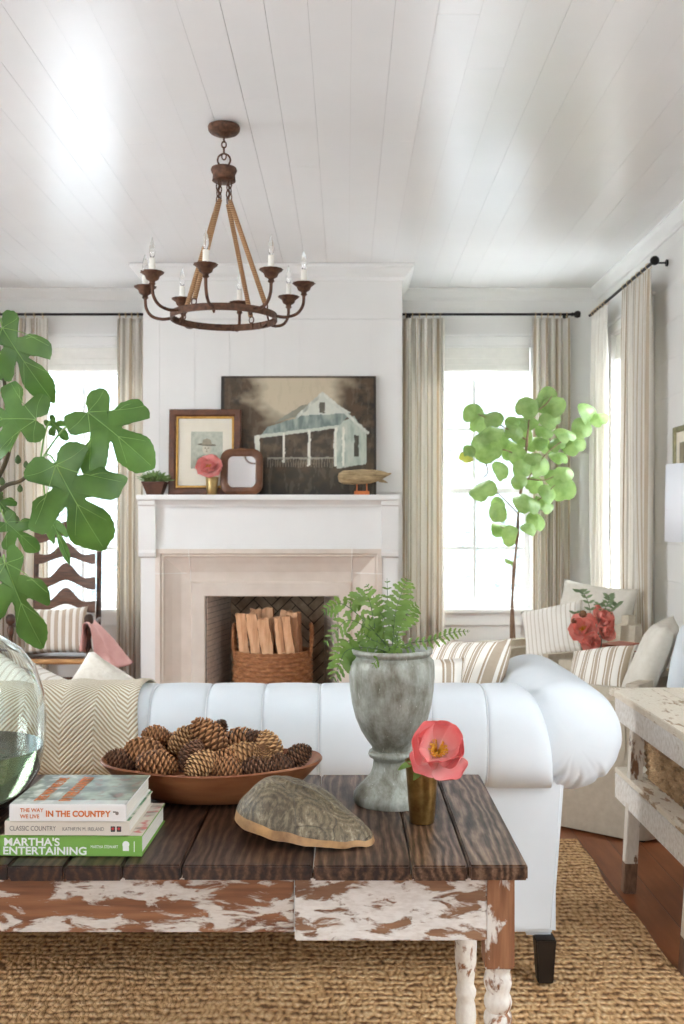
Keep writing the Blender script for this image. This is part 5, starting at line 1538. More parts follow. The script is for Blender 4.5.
# little brass vase with a pink peony
q = at(212, 494, 7.045)
beaker('brass_bud_vase', 'small brass bud vase in front of the framed portrait on the mantel', q.x, 7.045, MZ, .125, .034, .046, M['brass_pale'])
pc = at(209.5, 469, 7.0)
peony('peony', 'light pink peony in the small brass vase on the mantel', pc, .112, (-.05, -.85, .5), M['peony_far'], 9, (q.x, 7.045, MZ+.02))
# weathered wooden bird decoy on an orange stand
q = at(362, 494, 7.06)
t = thing('wooden_decoy', 'weathered wooden bird decoy with pointed tail on an orange stand on the mantel', 'decoy', (q.x, 7.06, MZ))
bm = BM()
secs = [(-.170, .125, .012, .018), (-.162, .12, .032, .040), (-.13, .12, .052, .05), (-.07, .12, .056, .054), (0, .122, .058, .056), (.06, .124, .054, .052), (.11, .13, .043, .044), (.15, .138, .028, .036), (.18, .142, .012, .026), (.205, .15, .003, .010)]
rings = []; rr = random.Random(6)
for x, zc, hz_, wy in secs:
    rings.append([bm.verts.new((x+rr.uniform(-.003, .003), wy*math.cos(2*PI*k/18)*(1+rr.uniform(-.05, .05)), zc+hz_*math.copysign(abs(math.sin(2*PI*k/18))**.8, math.sin(2*PI*k/18))*(1.0 if k < 10 else .85)+rr.uniform(-.002, .002))) for k in range(18)])
for a, b in zip(rings, rings[1:]):
    for k in range(18): bm.faces.new((a[k], a[(k+1) % 18], b[(k+1) % 18], b[k]))
bm.faces.new(rings[0]); bm.faces.new(rings[-1]); bmesh.ops.recalc_face_normals(bm, faces=bm.faces)
obj('body', bm, M['decoy'], t, True, local=True, angle=45)
bm = BM(); 
for yy in (-.03, -.018, 0, .02): 
    leafblade(bm, (.09, yy, .12), (.165+yy, yy, .088), (0, -1, .3), .012, 0, 4, .1)
o = obj('feather_splinter', bm, M['decoy'], t, local=True); solidify(o, .004)
bm = BM(); box(bm, -.055, .052, -.03, .03, 0, .026, .003); 
for xx in (-.036, .034): tube(bm, [(xx, 0, .024), (xx*.98, 0, .082)], .0045, 8)
obj('stand', bm, M['orange_stand'], t, local=True)

# ================================================================ LOG BASKET
def woven_round(bm, prof, c, seg=72, amp=.006, rowh=.018, mi=0):
    "profile resampled into rows that bulge alternately like an over-under weave"
    P = spline([Vector((r, 0, z)) for r, z in prof], 10); acc = [0]
    for a, b in zip(P, P[1:]): acc.append(acc[-1]+(b-a).length)
    tot = acc[-1]; nrow = int(tot/rowh); sub = 3; out = []
    for k in range(nrow*sub+1):
        s = tot*k/(nrow*sub); i = max(j for j in range(len(acc)) if acc[j] <= s+1e-9); i = min(i, len(P)-2)
        t_ = (s-acc[i])/max(1e-9, acc[i+1]-acc[i]); p = P[i].lerp(P[i+1], t_); out.append((p.x, p.z, k))
    rings = []
    for r, z, k in out:
        row = k//sub; ph = (k % sub)/sub
        b = amp*math.sin(PI*((k % sub)+.0)/sub)
        ring = []
        for i in range(seg*2):
            a = 2*PI*i/(seg*2); w = math.cos(seg/3*a+(PI if row % 2 else 0))
            rr_ = r+b*(1+.9*w)
            ring.append(bm.verts.new((c[0]+rr_*math.cos(a), c[1]+rr_*math.sin(a), c[2]+z)))
        rings.append(ring)
    for a, b in zip(rings, rings[1:]):
        n_ = len(a)
        for i in range(n_): bm.faces.new((a[i], a[(i+1) % n_], b[(i+1) % n_], b[i])).material_index = mi
q = at(272.5, 650, 7.33); LB = (q.x, 7.36, .031)
t = thing('log_basket', 'round brown woven basket with ear handles holding split logs in the fireplace', 'basket', LB)
bm = BM(); woven_round(bm, [(.24, .004), (.262, .08), (.275, .2), (.278, .32), (.270, .44)], LB, 44, .012, .030)
woven_round(bm, [(.258, .438), (.262, .3), (.255, .1), (.235, .012)], LB, 60, .004, .04)
lathe(bm, [(.24, .001), (.24, .010)], LB, 40)
obj('body', bm, M['basket'], t, True)
bm = BM(); tube(bm, [(LB[0]+.268*math.cos(a), LB[1]+.268*math.sin(a), LB[2]+.442+.003*math.sin(a*30)) for a in [2*PI*k/120 for k in range(120)]], .011, 8, closed=True)
obj('rim', bm, M['basket'], t, True)
for s in (-1, 1):
    bm = BM(); pts = spline([(LB[0]+s*.272, LB[1]-.055, LB[2]+.40), (LB[0]+s*.285, LB[1]-.05, LB[2]+.50), (LB[0]+s*.285, LB[1]-.035, LB[2]+.60), (LB[0]+s*.28, LB[1], LB[2]+.635), (LB[0]+s*.285, LB[1]+.035, LB[2]+.60), (LB[0]+s*.285, LB[1]+.05, LB[2]+.50), (LB[0]+s*.272, LB[1]+.055, LB[2]+.40)], 8)
    tube(bm, pts, [.014+.002*math.sin(i*1.3) for i in range(len(pts))], 8); obj('handle', bm, M['basket'], t, True)
def log(label, px, pyt, Y, w, lean_, rz, seed, h=.62, m2='log_bark', wd=.09):
    rr = random.Random(seed); bm = BM(); w2 = w
    # split wedge section: two flat faces and a bark arc
    sec = [(-w2/2, -.02), (-w2*.1, -.034), (w2*.45, -.028), (w2*.5, .0), (w2*.35, wd*.45), (0, wd*.6), (-w2*.4, wd*.4)]
    rings = []; n = 10
    for k in range(n+1):
        z = h*k/n; j = .004
        rings.append([bm.verts.new((x*(1+.06*math.sin(k*.8+seed))+rr.uniform(-j, j), y+rr.uniform(-j, j), z+(rr.uniform(-.012, .012) if k == n else 0))) for x, y in sec])
    for a, b in zip(rings, rings[1:]):
        for i in range(len(sec)):
            j2 = (i+1) % len(sec); f = bm.faces.new((a[i], a[j2], b[j2], b[i])); f.material_index = 0 if i in (0, 1) else 1
    f = bm.faces.new(rings[-1]); f.material_index = 0; bm.faces.new(rings[0][::-1])
    top = at(px, pyt, Y); Mx = Matrix.Rotation(rz, 4, 'Z'); L4 = Matrix.Rotation(lean_, 4, 'Y')
    T = L4 @ Mx @ Vector((0, 0, h)); base = top-T
    xf(bm, bm.verts, L4 @ Mx)
    bmesh.ops.recalc_face_normals(bm, faces=bm.faces)
    o = obj('split_log', bm, [M['log_face'], M[m2]], None, local=True, label=label, cat='firewood log', group='split logs standing in the basket', loc=base)
    lo = min(v.co.z for v in o.data.vertices)+base.z
    return o
d_ = math.radians
log('pale split log standing leftmost in the fireplace basket', 240.5, 614, 7.27, .072, d_(-6), d_(8), 1, .40)
log('second split log from the left in the basket, its face to the room', 251.5, 613, 7.25, .080, d_(-7), d_(-6), 2, .40)
log('wide pale split log left of the middle, leaning left at the basket front', 263, 618.5, 7.19, .088, d_(-8), d_(4), 3, .38)
log('narrow split log just right of the middle of the basket with a bright left edge', 276.5, 618, 7.19, .055, d_(-7), d_(20), 4, .38)
log('split log right of the narrow one, leaning left at the basket front', 286, 617, 7.20, .066, d_(-8), d_(-5), 5, .38)
log('darker broad split log standing rightmost in the basket', 294, 612.5, 7.30, .10, d_(-2), d_(-30), 6, .42)
log('split log at the back left of the basket, only its top showing', 256, 609, 7.42, .09, d_(-4), d_(15), 7, .44)
log('split log at the back middle of the basket with a rough torn top', 268.5, 608.5, 7.40, .085, d_(-2), d_(-12), 8, .44)
log('log at the back right of the basket lying behind the darker broad one', 287, 611, 7.44, .11, d_(5), d_(10), 9, .43)

# ================================================================ LADDER-BACK CHAIR
def ladder_chair():
    cx = -2.08; t = thing('ladder_back_armchair', 'dark wooden ladder-back armchair with wavy slats in front of the left window', 'chair', (cx, 7.15, 0))
    yb, yf = 7.42, 7.02
    for s in (-1, 1):
        bm = BM(); x = cx+s*.235
        pr = [(.014, .001), (.018, .03), (.018, .2), (.02, .44), (.018, .6), (.0195, .75), (.0175, .95), (.0195, 1.05), (.018, 1.37), (.015, 1.39), (.021, 1.42), (.016, 1.445), (.021, 1.47), (.012, 1.495), (0, 1.50)]
        lathe(bm, pr, (0, 0, 0), 14); xf(bm, bm.verts, Matrix.Translation((x, yb, 0)) @ Matrix.Shear('XY', 4, (0, .05)) ); obj('back_post', bm, M['dark_wood'], t, True, angle=50)
        x2 = cx+s*.275; bm = BM()
        pr = [(.016, .001), (.02, .04), (.02, .2), (.023, .25), (.019, .28), (.022, .43), (.023, .47), (.017, .49), (.022, .53), (.018, .56), (.0145, .60), (.022, .64), (.024, .67), (.015, .69), (.017, .70), (.03, .71), (.033, .73), (.031, .755), (.018, .772), (0, .775)]
        lathe(bm, pr, (x2, yf, 0), 16); obj('front_post', bm, M['dark_wood'], t, True, angle=50)
        bm = BM(); tube(bm, spline([(x2, yf+.015, .685), (x2, yf+.15, .69), (cx+s*.25, yb, .70)], 6), .016, 10); obj('arm_rail', bm, M['dark_wood'], t, True)
        for zz in (.2, .33): 
            bm = BM(); tube(bm, [(x2, yf, zz), (cx+s*.235, yb, zz)], .010, 8); obj('rung', bm, M['dark_wood'], t, True)
    for zz in (.18, .32):
        bm = BM(); tube(bm, [(cx-.275, yf, zz), (cx+.275, yf, zz)], .012, 8); obj('rung', bm, M['dark_wood'], t, True)
    for zc, h in ((.655, .07), (.80, .13), (.975, .14), (1.155, .11), (1.31, .11)):
        # camel-backed slat with a wavy lower edge
        n = 24; up, lo = [], []
        for k in range(n+1):
            u = 2*k/n-1; hump = math.exp(-(u/.42)**2)
            up.append((u*.222, zc+h*(.20+.75*hump)+.010*math.cos(u*6)))
            lo.append((u*.222, zc-h*.35+.5*h*math.exp(-(u/.38)**2)-.008*math.cos(u*7)))
        bm = BM(); A = up+lo[::-1]; vs = prism(bm, A, -.007, .007)
        for v in bm.verts: v.co.y += yb+.02*(1-(v.co.x/.222)**2)-.01
        xf(bm, bm.verts, Matrix.Translation((cx, 0, 0))); obj('slat', bm, M['slat_wood'], t)
    bm = BM(); box(bm, cx-.255, cx+.255, yf+.02, yb-.02, .435, .46, .008); obj('seat', bm, M['dark_wood'], t)
    bm = BM(); tube(bm, [(cx-.265, yf, .44), (cx+.265, yf, .44)], .019, 12); obj('front_rail', bm, M['seat_wood'], t, True, angle=40, label='honey coloured front seat rail')
    # pink throw over the arm
    bm = BM(); X = cx+.265
    def fn(u, v):
        # v along across the arm: inner fall, over rail, outer fall
        s = (v-.36)*.60
        y = yf+.02+(u-.5)*(.20+.05*abs(s)*3)
        if abs(s) < .035: a = s/.035*PI/2; x = X+.024*math.sin(a); z = .697+.024*math.cos(a)-.0
        elif s < 0: x = X-.024-.10*(abs(s)-.035); z = .697-(abs(s)-.035)
        else: x = X+.030+(.16+.62*u)*(s-.035); z = .697-(s-.035)*.84
        f = min(1, abs(s)*5)
        return (x+.016*math.sin(u*13+v*4)*f+.008, y+.012*math.cos(u*10+v*6)*f, z+.012*math.sin(u*8)*f*(1 if v in (0., 1.) else .4))
    grid(bm, 28, 34, fn); o = obj('pink_throw', bm, M['pink'], None, True, label='soft pink cloth hanging over the right arm of the ladder-back chair', cat='throw blanket', loc=(X, yf, .70)); solidify(o, .006)
    pillow('upright cushion with broad beige stripes on the dark ladder-back armchair', M['pillow_stripe2'], .46, .34, .12, (cx-.005, 7.17, .462), 0, d_(-12), d_(-2), 8)
ladder_chair()

# ================================================================ BEIGE ARMCHAIRS
def armchair(label, cxy, face, W=.86, D=.86, arm_h=.66, back_h=.86, roll=.07, m='linen'):
    "slipcovered armchair; local -y is the front; face = world facing angle"
    t = thing('armchair', label, 'armchair', (cxy[0], cxy[1], 0))
    mm = M[m]; aw = .15
    def rbox(nm, x0, x1, y0, y1, z0, z1, r, parent=t, mat_=mm):
        bm = BM(); box(bm, x0, x1, y0, y1, z0, z1); bmesh.ops.bevel(bm, geom=list(bm.edges), offset=r, segments=5, affect='EDGES', clamp_overlap=True)
        return obj(nm, bm, mat_, parent, True, local=True, angle=60)
    # skirted body with softly rounded corners in plan
    bm = BM(); out = []
    for cx_, cy_, a0 in ((W/2-.10, -D/2+.10, -PI/2), (W/2-.10, D/2-.10, 0), (-W/2+.10, D/2-.10, PI/2), (-W/2+.10, -D/2+.10, PI)):
        for k in range(8): a = a0+PI/2*k/7; out.append((cx_+.10*math.cos(a), cy_+.10*math.sin(a)))
    rings = []
    for z, f in ((.012, 1.0), (.05, 1.004), (.2, .995), (.36, .985), (.40, .975)):
        rings.append([bm.verts.new((x*f*(1+.004*math.sin(i*1.1)), y*f*(1+.004*math.cos(i*1.7)), z)) for i, (x, y) in enumerate(out)])
    for a, b in zip(rings, rings[1:]):
        n_ = len(a)
        for i in range(n_): bm.faces.new((a[i], a[(i+1) % n_], b[(i+1) % n_], b[i]))
    bm.faces.new(rings[0][::-1]); bm.faces.new(rings[-1])
    obj('slipcover_skirt', bm, mm, t, True, local=True, angle=60)
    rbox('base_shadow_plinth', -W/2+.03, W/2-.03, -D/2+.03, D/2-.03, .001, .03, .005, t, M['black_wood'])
    for s in (-1, 1):
        x0, x1 = sorted((s*(W/2-aw), s*(W/2-.005)))
        a = rbox('arm', x0, x1, -D/2+.012, D/2-.06, .30, arm_h, .05)
        bm = BM(); zt = arm_h-.012
        for yy in (-D/2+.016,):
            P_ = [(x0+.02, yy, .32), (x0+.012, yy, arm_h-.06), (x0+.03, yy, arm_h-.022), (x0+.06, yy, arm_h-.008), (x1-.06, yy, arm_h-.008), (x1-.03, yy, arm_h-.022), (x1-.012, yy, arm_h-.06), (x1-.02, yy, .32)]
            tube(bm, spline(P_, 5), .004, 6)
        obj('arm_piping', bm, mm, a, True, local=True)
    # back leans slightly
    bm = BM(); box(bm, -W/2+.01, W/2-.01, D/2-.20, D/2-.02, .30, back_h)
    bmesh.ops.bevel(bm, geom=list(bm.edges), offset=.06, segments=5, affect='EDGES')
    for v in bm.verts: v.co.y += max(0, v.co.z-.45)*.12-.02
    obj('back', bm, mm, t, True, local=True, angle=60)
    rbox('seat_cushion', -W/2+aw+.005, W/2-aw-.005, -D/2+.0, D/2-.20, .41, .52, .04)
    t.rotation_euler = (0, 0, face+PI/2)
    return t
def local_to_world(cxy, face, x, y, z):
    a = face+PI/2; return (cxy[0]+x*math.cos(a)-y*math.sin(a), cxy[1]+x*math.sin(a)+y*math.cos(a), z)
C1, F1 = (1.31, 6.34), math.radians(180+30)
C2, F2 = (1.25, 4.98), math.radians(142)
armchair('beige slipcovered armchair in front of the right wall window, farther from the sofa', C1, F1, W=.84, D=.84, arm_h=.645, back_h=.84)
armchair('beige slipcovered armchair between the sofa arm and the white side table', C2, F2, W=.86, D=.86, arm_h=.668, back_h=.69)
L1 = lambda x, y, z: local_to_world(C1, F1, x, y, z)
pillow('large plain beige pillow against the back of the far armchair', M['linen_pale'], .54, .50, .16, (1.52, 6.38, .522), d_(-42), d_(-16), d_(5), 11, name='back_pillow')
pillow('pale striped pillow before the plain beige pillow on the far armchair', M['pillow_fine'], .42, .36, .14, (1.30, 6.17, .522), d_(-34), d_(-22), d_(-14), 12)
L2 = lambda x, y, z: local_to_world(C2, F2, x, y, z)
pillow('plain pale beige pillow against the back of the near armchair', M['linen_pale'], .46, .46, .14, (1.375, 4.84, .522), d_(250), d_(-24), d_(2), 13, name='back_pillow')
pillow('plump white pillow on the near armchair, cut off at the right edge', M['canvas_white'], .46, .46, .14, (1.60, 4.70, .522), d_(232), d_(-12), d_(4), 15, name='back_pillow')
pillow('wide brown striped pillow on the near armchair beside the white side table', M['pillow_stripe'], .36, .29, .11, (1.21, 4.88, .522), d_(-52), d_(-34), d_(-12), 14)

# small round table between the chairs
TX, TY = 1.50, 5.62; th_ = .60
t = thing('round_side_table', 'small round dark side table between the two beige armchairs, holding books and peonies', 'table', (TX, TY, 0))
bm = BM(); lathe(bm, [(0, th_-.03), (.17, th_-.03), (.19, th_-.022), (.195, th_-.01), (.19, th_), (0, th_)], (TX, TY, 0), 40); obj('table_top', bm, M['dark_wood'], t, True, angle=40)
bm = BM(); lathe(bm, [(0, .03), (.03, .03), (.035, .08), (.022, .12), (.03, .2), (.02, .3), (.028, .42), (.022, .5), (.05, .55), (.06, th_-.031), (0, th_-.031)], (TX, TY, 0), 20); obj('pedestal', bm, M['dark_wood'], t, True, angle=50)
bm = BM(); lathe(bm, [(0, .001), (.15, .001), (.15, .02), (.05, .032), (0, .032)], (TX, TY, 0), 32); obj('foot', bm, M['dark_wood'], t, True, angle=40)
def small_book(label, x, y, z, w, d, th, rz, m):
    root = thing('book', label, 'book', (x, y, z), 'books stacked on the small round table')
    bm = BM(); box(bm, -w/2, w/2, -d/2, d/2, 0, .003, .001); box(bm, -w/2, w/2, -d/2, d/2, th-.003, th, .001); box(bm, -w/2, -w/2+.004, -d/2, d/2, 0, th, .001); obj('cover', bm, m, root, local=True)
    bm = BM(); box(bm, -w/2+.004, w/2-.005, -d/2+.005, d/2-.005, .003, th-.003); obj('page_block', bm, M['paper'], root, local=True)
    root.rotation_euler = (0, 0, rz)
zb = th_+.0005; bxk = at(622, 650, 5.6).x
for i, (lb, th2, rz, mm, w) in enumerate((('dark book at the bottom of the stack on the round side table', .03, .25, M['brown_leather'], .19), ('white paged book second from the bottom on the round side table', .034, .5, M['cream_cover'], .19), ('brown book just under the top one on the round side table', .028, .35, M['brown_leather'], .185),
        ('rust leather book topmost of the stack on the round side table', .042, .2, M['rust_leather'], .20))):
    small_book(lb, bxk, TY+.01, zb, w, .15, th2, rz+.5, mm); zb += th2+.0006
vx = at(591, 650, 5.52).x; VYY = 5.52
bm = BM(); pr = [(0, 0), (.042, 0), (.045, .004), (.05, .06), (.056, .12), (.062, .18), (.064, .185), (.060, .185), (.052, .12), (.046, .06), (.04, .01), (0, .01)]
lathe(bm, pr, (vx, VYY, th_+.0005), 28); bmesh.ops.recalc_face_normals(bm, faces=bm.faces); obj('pewter_vase', bm, M['vase_metal'], None, True, angle=50, label='dark pewter vase of coral peonies on the round side table', cat='vase', loc=(vx, VYY, th_))
GP = 'coral peonies in the pewter vase'
for i, (px, py, Y, r, ax, lb) in enumerate(((584, 630, 5.46, .095, (-.35, -.85, .4), 'coral red peony facing front at the left of the pewter vase'), (601, 621, 5.5, .085, (.4, -.7, .6), 'coral pink peony uppermost right in the pewter vase'),
        (603, 631, 5.46, .07, (.6, -.7, .1), 'red peony low at the right of the pewter vase'), (591, 640, 5.42, .065, (-.1, -.9, -.2), 'small coral peony drooping over the rim of the pewter vase'))):
    peony('peony', lb, at(px, py, Y), r, ax, M['peony_red'], 20+i, (vx, VYY, th_+.1), ((7, 0, 1, .3), (6, 0, .8, .8), (4, 0, .5, 1.2)), stamens=i == 0, group=GP)
t = thing('greenery_sprig', 'thin grey green leafy sprigs with brown buds rising from the pewter vase', 'flower', (vx, VYY, th_+.15))
bm = BM(); bl = BM()
for k, pts in enumerate(([(590, 640), (590, 610), (584, 594), (576, 592)], [(594, 640), (604, 612), (609, 600), (608, 595)], [(596, 640), (606, 616), (616, 606), (617, 604)], [(588, 640), (582, 618), (572, 613)], [(592, 640), (598, 612), (600, 603)])):
    P_ = spline([at(x, y, VYY-.03+.02*k) for x, y in pts], 6); tube(bm, P_, .0022, 5)
    for i in range(4, len(P_)-1, 2):
        for s in (-1, 1):
            leafblade(bl, P_[i], P_[i]+Vector((s*.032, -.01, .018)), (0, -1, .3), .009, 0, 5)
obj('stem', bm, M['fern_stem'], t, True); obj('leaves', bl, M['sprig'], t, True)
for x, y, r in ((583, 614, .022), (574, 621, .016)):
    bm = BM(); lathe(bm, [(0, -r), (r*.8, -r*.6), (r, 0), (r*.7, r*.7), (0, r)], at(x, y, VYY-.06), 14); obj('bud', bm, M['bud'], t, True)

# ================================================================ INDOOR TREE
def tree():
    tx = at(513, 640, 7.3); t = thing('indoor_tree', 'slender indoor tree with rounded light green leaves in front of the right window', 'plant', (tx.x, 7.3, 0))
    bm = BM(); lathe(bm, [(0, .001), (.12, .001), (.125, .01), (.15, .3), (.16, .32), (.16, .34), (.145, .34), (.14, .30), (0, .30)], (tx.x, 7.3, 0), 32); bmesh.ops.recalc_face_normals(bm, faces=bm.faces); obj('pot', bm, M['terracotta'], t, True, angle=45)
    bm = BM(); A = lambda x, y, Y=7.3: at(x, y, Y)
    trunk = spline([(tx.x, 7.3, .29), A(512, 660), A(512, 610), A(514, 570), A(517, 540), A(519, 505), A(524, 470), A(527, 440), A(530, 410)], 6)
    tube(bm, trunk, [.014*(1-.5*i/len(trunk))+.003*math.sin(i*.8) for i in range(len(trunk))], 8)
    tube(bm, spline([(tx.x+.01, 7.29, .3), A(516, 660, 7.28), A(514, 625, 7.28), A(513, 608, 7.29)], 5), .007, 6)
    for pts in ([(521, 490), (545, 455), (572, 434), (590, 418)], [(519, 515), (505, 500), (492, 488)], [(525, 460), (505, 450), (487, 452), (470, 456)], [(527, 440), (500, 425), (478, 414)], [(523, 478), (545, 480), (560, 472)], [(519, 505), (538, 500), (555, 485)], [(530, 415), (545, 405), (552, 396)], [(517, 530), (508, 530), (500, 526)], [(484, 458), (488, 472), (482, 478)]):
        p = spline([A(x, y, 7.3-.03*math.sin(i)) for i, (x, y) in enumerate(pts)], 5); tube(bm, p, [.0065*(1-.6*i/len(p)) for i in range(len(p))], 6)
    obj('trunk', bm, M['bark'], t, True)
    Lv = [(467, 456, 9, 1), (475, 413, 14, 0), (490, 430, 17, 0), (479, 421, 14, 0), (486, 450, 19, 0), (508, 447, 16, 0), (514, 424, 10, 0), (527, 408, 14, 0), (546, 395, 12, 0), (553, 405, 15, 0), (550, 418, 14, 0), (537, 408, 10, 0), (566, 431, 15, 0), (573, 444, 15, 0), (582, 430, 13, 0), (590, 414, 15, 0), (599, 416, 13, 0),
          (535, 441, 14, 0), (546, 444, 13, 0), (559, 455, 12, 0), (502, 470, 13, 0), (524, 470, 13, 0), (541, 467, 14, 0), (482, 488, 17, 0), (499, 504, 10, 0), (498, 513, 12, 0), (528, 498, 19, 0), (545, 502, 14, 0), (562, 490, 17, 0), (538, 520, 14, 0), (530, 528, 10, 0), (505, 528, 17, 0), (514, 538, 14, 0), (513, 562, 10, 0), (564, 472, 12, 0), (554, 478, 11, 0),
          (518, 456, 12, 0), (521, 437, 14, 0), (545, 430, 12, 0), (523, 421, 12, 0), (515, 431, 12, 0), (541, 405, 11, 0), (550, 492, 13, 0), (536, 484, 12, 0), (520, 483, 10, 0), (494, 418, 12, 0), (499, 440, 14, 0), (532, 455, 12, 0), (470, 452, 9, 0), (530, 420, 12, 0), (556, 443, 11, 0)]
    rr = random.Random(14); bm = BM()
    for (x, y, r, yl) in Lv:
        c = at(x, y, 7.3+rr.uniform(-.14, .14)); r = r*.0073*.86
        n_ = Vector((rr.uniform(-.7, .7), -1, rr.uniform(-.4, 1.3))).normalized(); s = n_.cross(Vector((0, 0, 1))).normalized(); u_ = s.cross(n_)
        a = rr.uniform(-1, 1); s, u_ = s*math.cos(a)+u_*math.sin(a), u_*math.cos(a)-s*math.sin(a)
        fl = 1 if y != 562 else .35
        K, N = 4, 18; rings = []; ph = rr.uniform(0, 6); fold = rr.uniform(.1, .55)
        def pt(q, k):
            th = 2*PI*k/N; rad_ = r*q*(1+.06*math.cos(2*th+ph)-.22*math.exp(-((th-PI)/.35)**2))
            xx, yy = rad_*math.cos(th), rad_*math.sin(th)*.92
            z = -fold*abs(yy)*.8-.5*xx*xx/r+.05*r*math.sin(3*th+ph)*q
            return c+u_*xx*fl+s*yy+n_*z
        for q in range(1, K+1): rings.append([bm.verts.new(pt(q/K, k)) for k in range(N)])
        c0 = bm.verts.new(c)
        for k in range(N): bm.faces.new((c0, rings[0][k], rings[0][(k+1) % N])).material_index = yl
        for A_, B_ in zip(rings, rings[1:]):
            for k in range(N): bm.faces.new((A_[k], B_[k], B_[(k+1) % N], A_[(k+1) % N])).material_index = yl
    obj('foliage', bm, [M['tree_leaf'], M['tree_leaf_yellow']], t, True)
tree()

# ================================================================ WHITE SIDE TABLE, BASKET, LAMP, PICTURE
def splay(bm, left, ly):
    for v in bm.verts: v.co.x -= (.040 if ly > 3.5 else .052)*(1 if left else -1)*(1-v.co.z/.72)
def side_table():
    x0, x1, y0, y1 = 1.068, 1.66, 3.06, 4.05
    t = thing('white_side_table', 'chipped cream white two tier side table at the right edge of the view', 'table', ((x0+x1)/2, (y0+y1)/2, 0))
    bm = BM(); cl = None
    xs = [x0, x0+.20, x0+.42, x1]
    for a, b in zip(xs, xs[1:]): box(bm, a+.0008, b-.0008, y0+.05, y1-.055, .722, .75, .003)
    box(bm, x0, x1, y0, y0+.049, .722, .75, .003); box(bm, x0-.004, x1, y1-.054, y1, .722, .75, .003)
    obj('table_top', bm, M['side_top'], t)
    for nm, z0, z1 in (('apron', .632, .7215), ('lower_apron', .318, .415)):
        for (a, b, c, d) in ((x0+.010, x0+.030, y0+.03, y1-.04), (x1-.042, x1-.022, y0+.03, y1-.04), (x0+.042, x1-.042, y0+.03, y0+.05), (x0+.042, x1-.042, y1-.06, y1-.04)):
            bm = BM(); box(bm, a, b, c, d, z0, z1, .002); obj(nm, bm, M['side_paint'], t)
    bm = BM(); box(bm, x0+.012, x1-.012, y0+.03, y1-.03, .4155, .437, .003); obj('shelf', bm, M['side_top'], t)
    for lx in (x0+.0545, x1-.066):
        for ly in (y0+.075, y1-.215):
            bm = BM(); box(bm, lx-.0235, lx+.0235, ly-.0235, ly+.0235, .001, .7215, .003); splay(bm, lx < 1.3, ly); lg = obj('leg', bm, M['side_leg'], t)
            bm = BM(); box(bm, lx-.0238, lx+.0238, ly-.0238, ly+.0238, .0012, .12, .003); splay(bm, lx < 1.3, ly); obj('bare_foot', bm, M['bare'], lg)
M['bare'] = simple('bare_brown_wood', rgb(92, 66, 48), rgb(132, 98, 74), 30, .7, stretch=(3, 3, 1))
side_table()
def square_basket():
    x0, x1, y0, y1, z0, h = 1.16, 1.56, 3.22, 3.84, .4375, .155
    t = thing('square_basket', 'rectangular seagrass basket with a dark lining on the lower shelf of the white side table', 'basket', ((x0+x1)/2, (y0+y1)/2, z0))
    bm = BM(); rows = 13; 
    path = [];  P4 = [(x0, y0), (x1, y0), (x1, y1), (x0, y1)]
    seglen = .011
    for (a, b) in zip(P4, P4[1:]+P4[:1]):
        n = max(2, int(math.hypot(b[0]-a[0], b[1]-a[1])/seglen)//2*2)
        for k in range(n): path.append((a[0]+(b[0]-a[0])*k/n, a[1]+(b[1]-a[1])*k/n))
    cx_, cy_ = (x0+x1)/2, (y0+y1)/2
    rh = h/rows
    for r in range(rows):
        pts = []
        for i, (x, y) in enumerate(path):
            w = .0032*(1 if (i//2+r) % 2 else -1); fl = 1+.05*r/rows
            dx, dy = x-cx_, y-cy_; L_ = max(abs(dx)/(x1-x0), abs(dy)/(y1-y0))
            ax = (1 if dx > 0 else -1) if abs(dx)/(x1-x0) >= abs(dy)/(y1-y0)-1e-4 else 0; ay = (1 if dy > 0 else -1) if abs(dy)/(y1-y0) >= abs(dx)/(x1-x0)-1e-4 else 0
            pts.append((cx_+dx*fl+ax*w, cy_+dy*fl+ay*w, z0+rh*(r+.5)+.001))
        tube(bm, pts, rh*.56, 6, closed=True)
    box(bm, x0+.005, x1-.005, y0+.005, y1-.005, z0+.001, z0+.012)
    obj('woven_sides', bm, M['basket2'], t, True)
    bm = BM(); f = 1.055
    pts = [(cx_+(x-cx_)*f, cy_+(y-cy_)*f, z0+h+.004) for x, y in path]; tube(bm, pts, .009, 8, closed=True); obj('rim', bm, M['basket2'], t, True)
    bm = BM(); box(bm, x0+.012, x1-.012, y0+.012, y1-.012, z0+.10, z0+h+.004, .01); obj('dark_lining', bm, M['lining'], t)
M['lining'] = simple('dark_lining', rgb(30, 28, 26), rgb(48, 44, 40), 40, .9)
square_basket()
lx, ly = 1.415, 3.78
t = thing('table_lamp', 'white drum shaded lamp cut off at the right edge, on the white side table', 'lamp', (lx, ly, .7505))
bm = BM(); lathe(bm, [(0, 0), (.075, 0), (.078, .01), (.06, .02), (.05, .05), (.085, .14), (.095, .22), (.08, .32), (.045, .40), (.025, .43), (.018, .46), (0, .46)], (lx, ly, .7505), 32); obj('base', bm, M['lamp_white'], t, True, angle=60)
bm = BM(); tube(bm, [(lx, ly, 1.20), (lx, ly, 1.62)], .005, 8)
for a in (0, 2*PI/3, 4*PI/3): tube(bm, [(lx, ly, 1.61), (lx+.19*math.cos(a), ly+.19*math.sin(a), 1.632)], .0025, 6)
obj('stem', bm, M['brass'], t, True)
bm = BM(); seg = 48; r0 = .286
for (ra, za, rb, zb_) in ((.200, 1.345, .196, 1.638),):
    A = [bm.verts.new((lx+ra*math.cos(2*PI*k/seg), ly+ra*math.sin(2*PI*k/seg), za)) for k in range(seg)]; B = [bm.verts.new((lx+rb*math.cos(2*PI*k/seg), ly+rb*math.sin(2*PI*k/seg), zb_)) for k in range(seg)]
    for k in range(seg): bm.faces.new((A[k], A[(k+1) % seg], B[(k+1) % seg], B[k]))
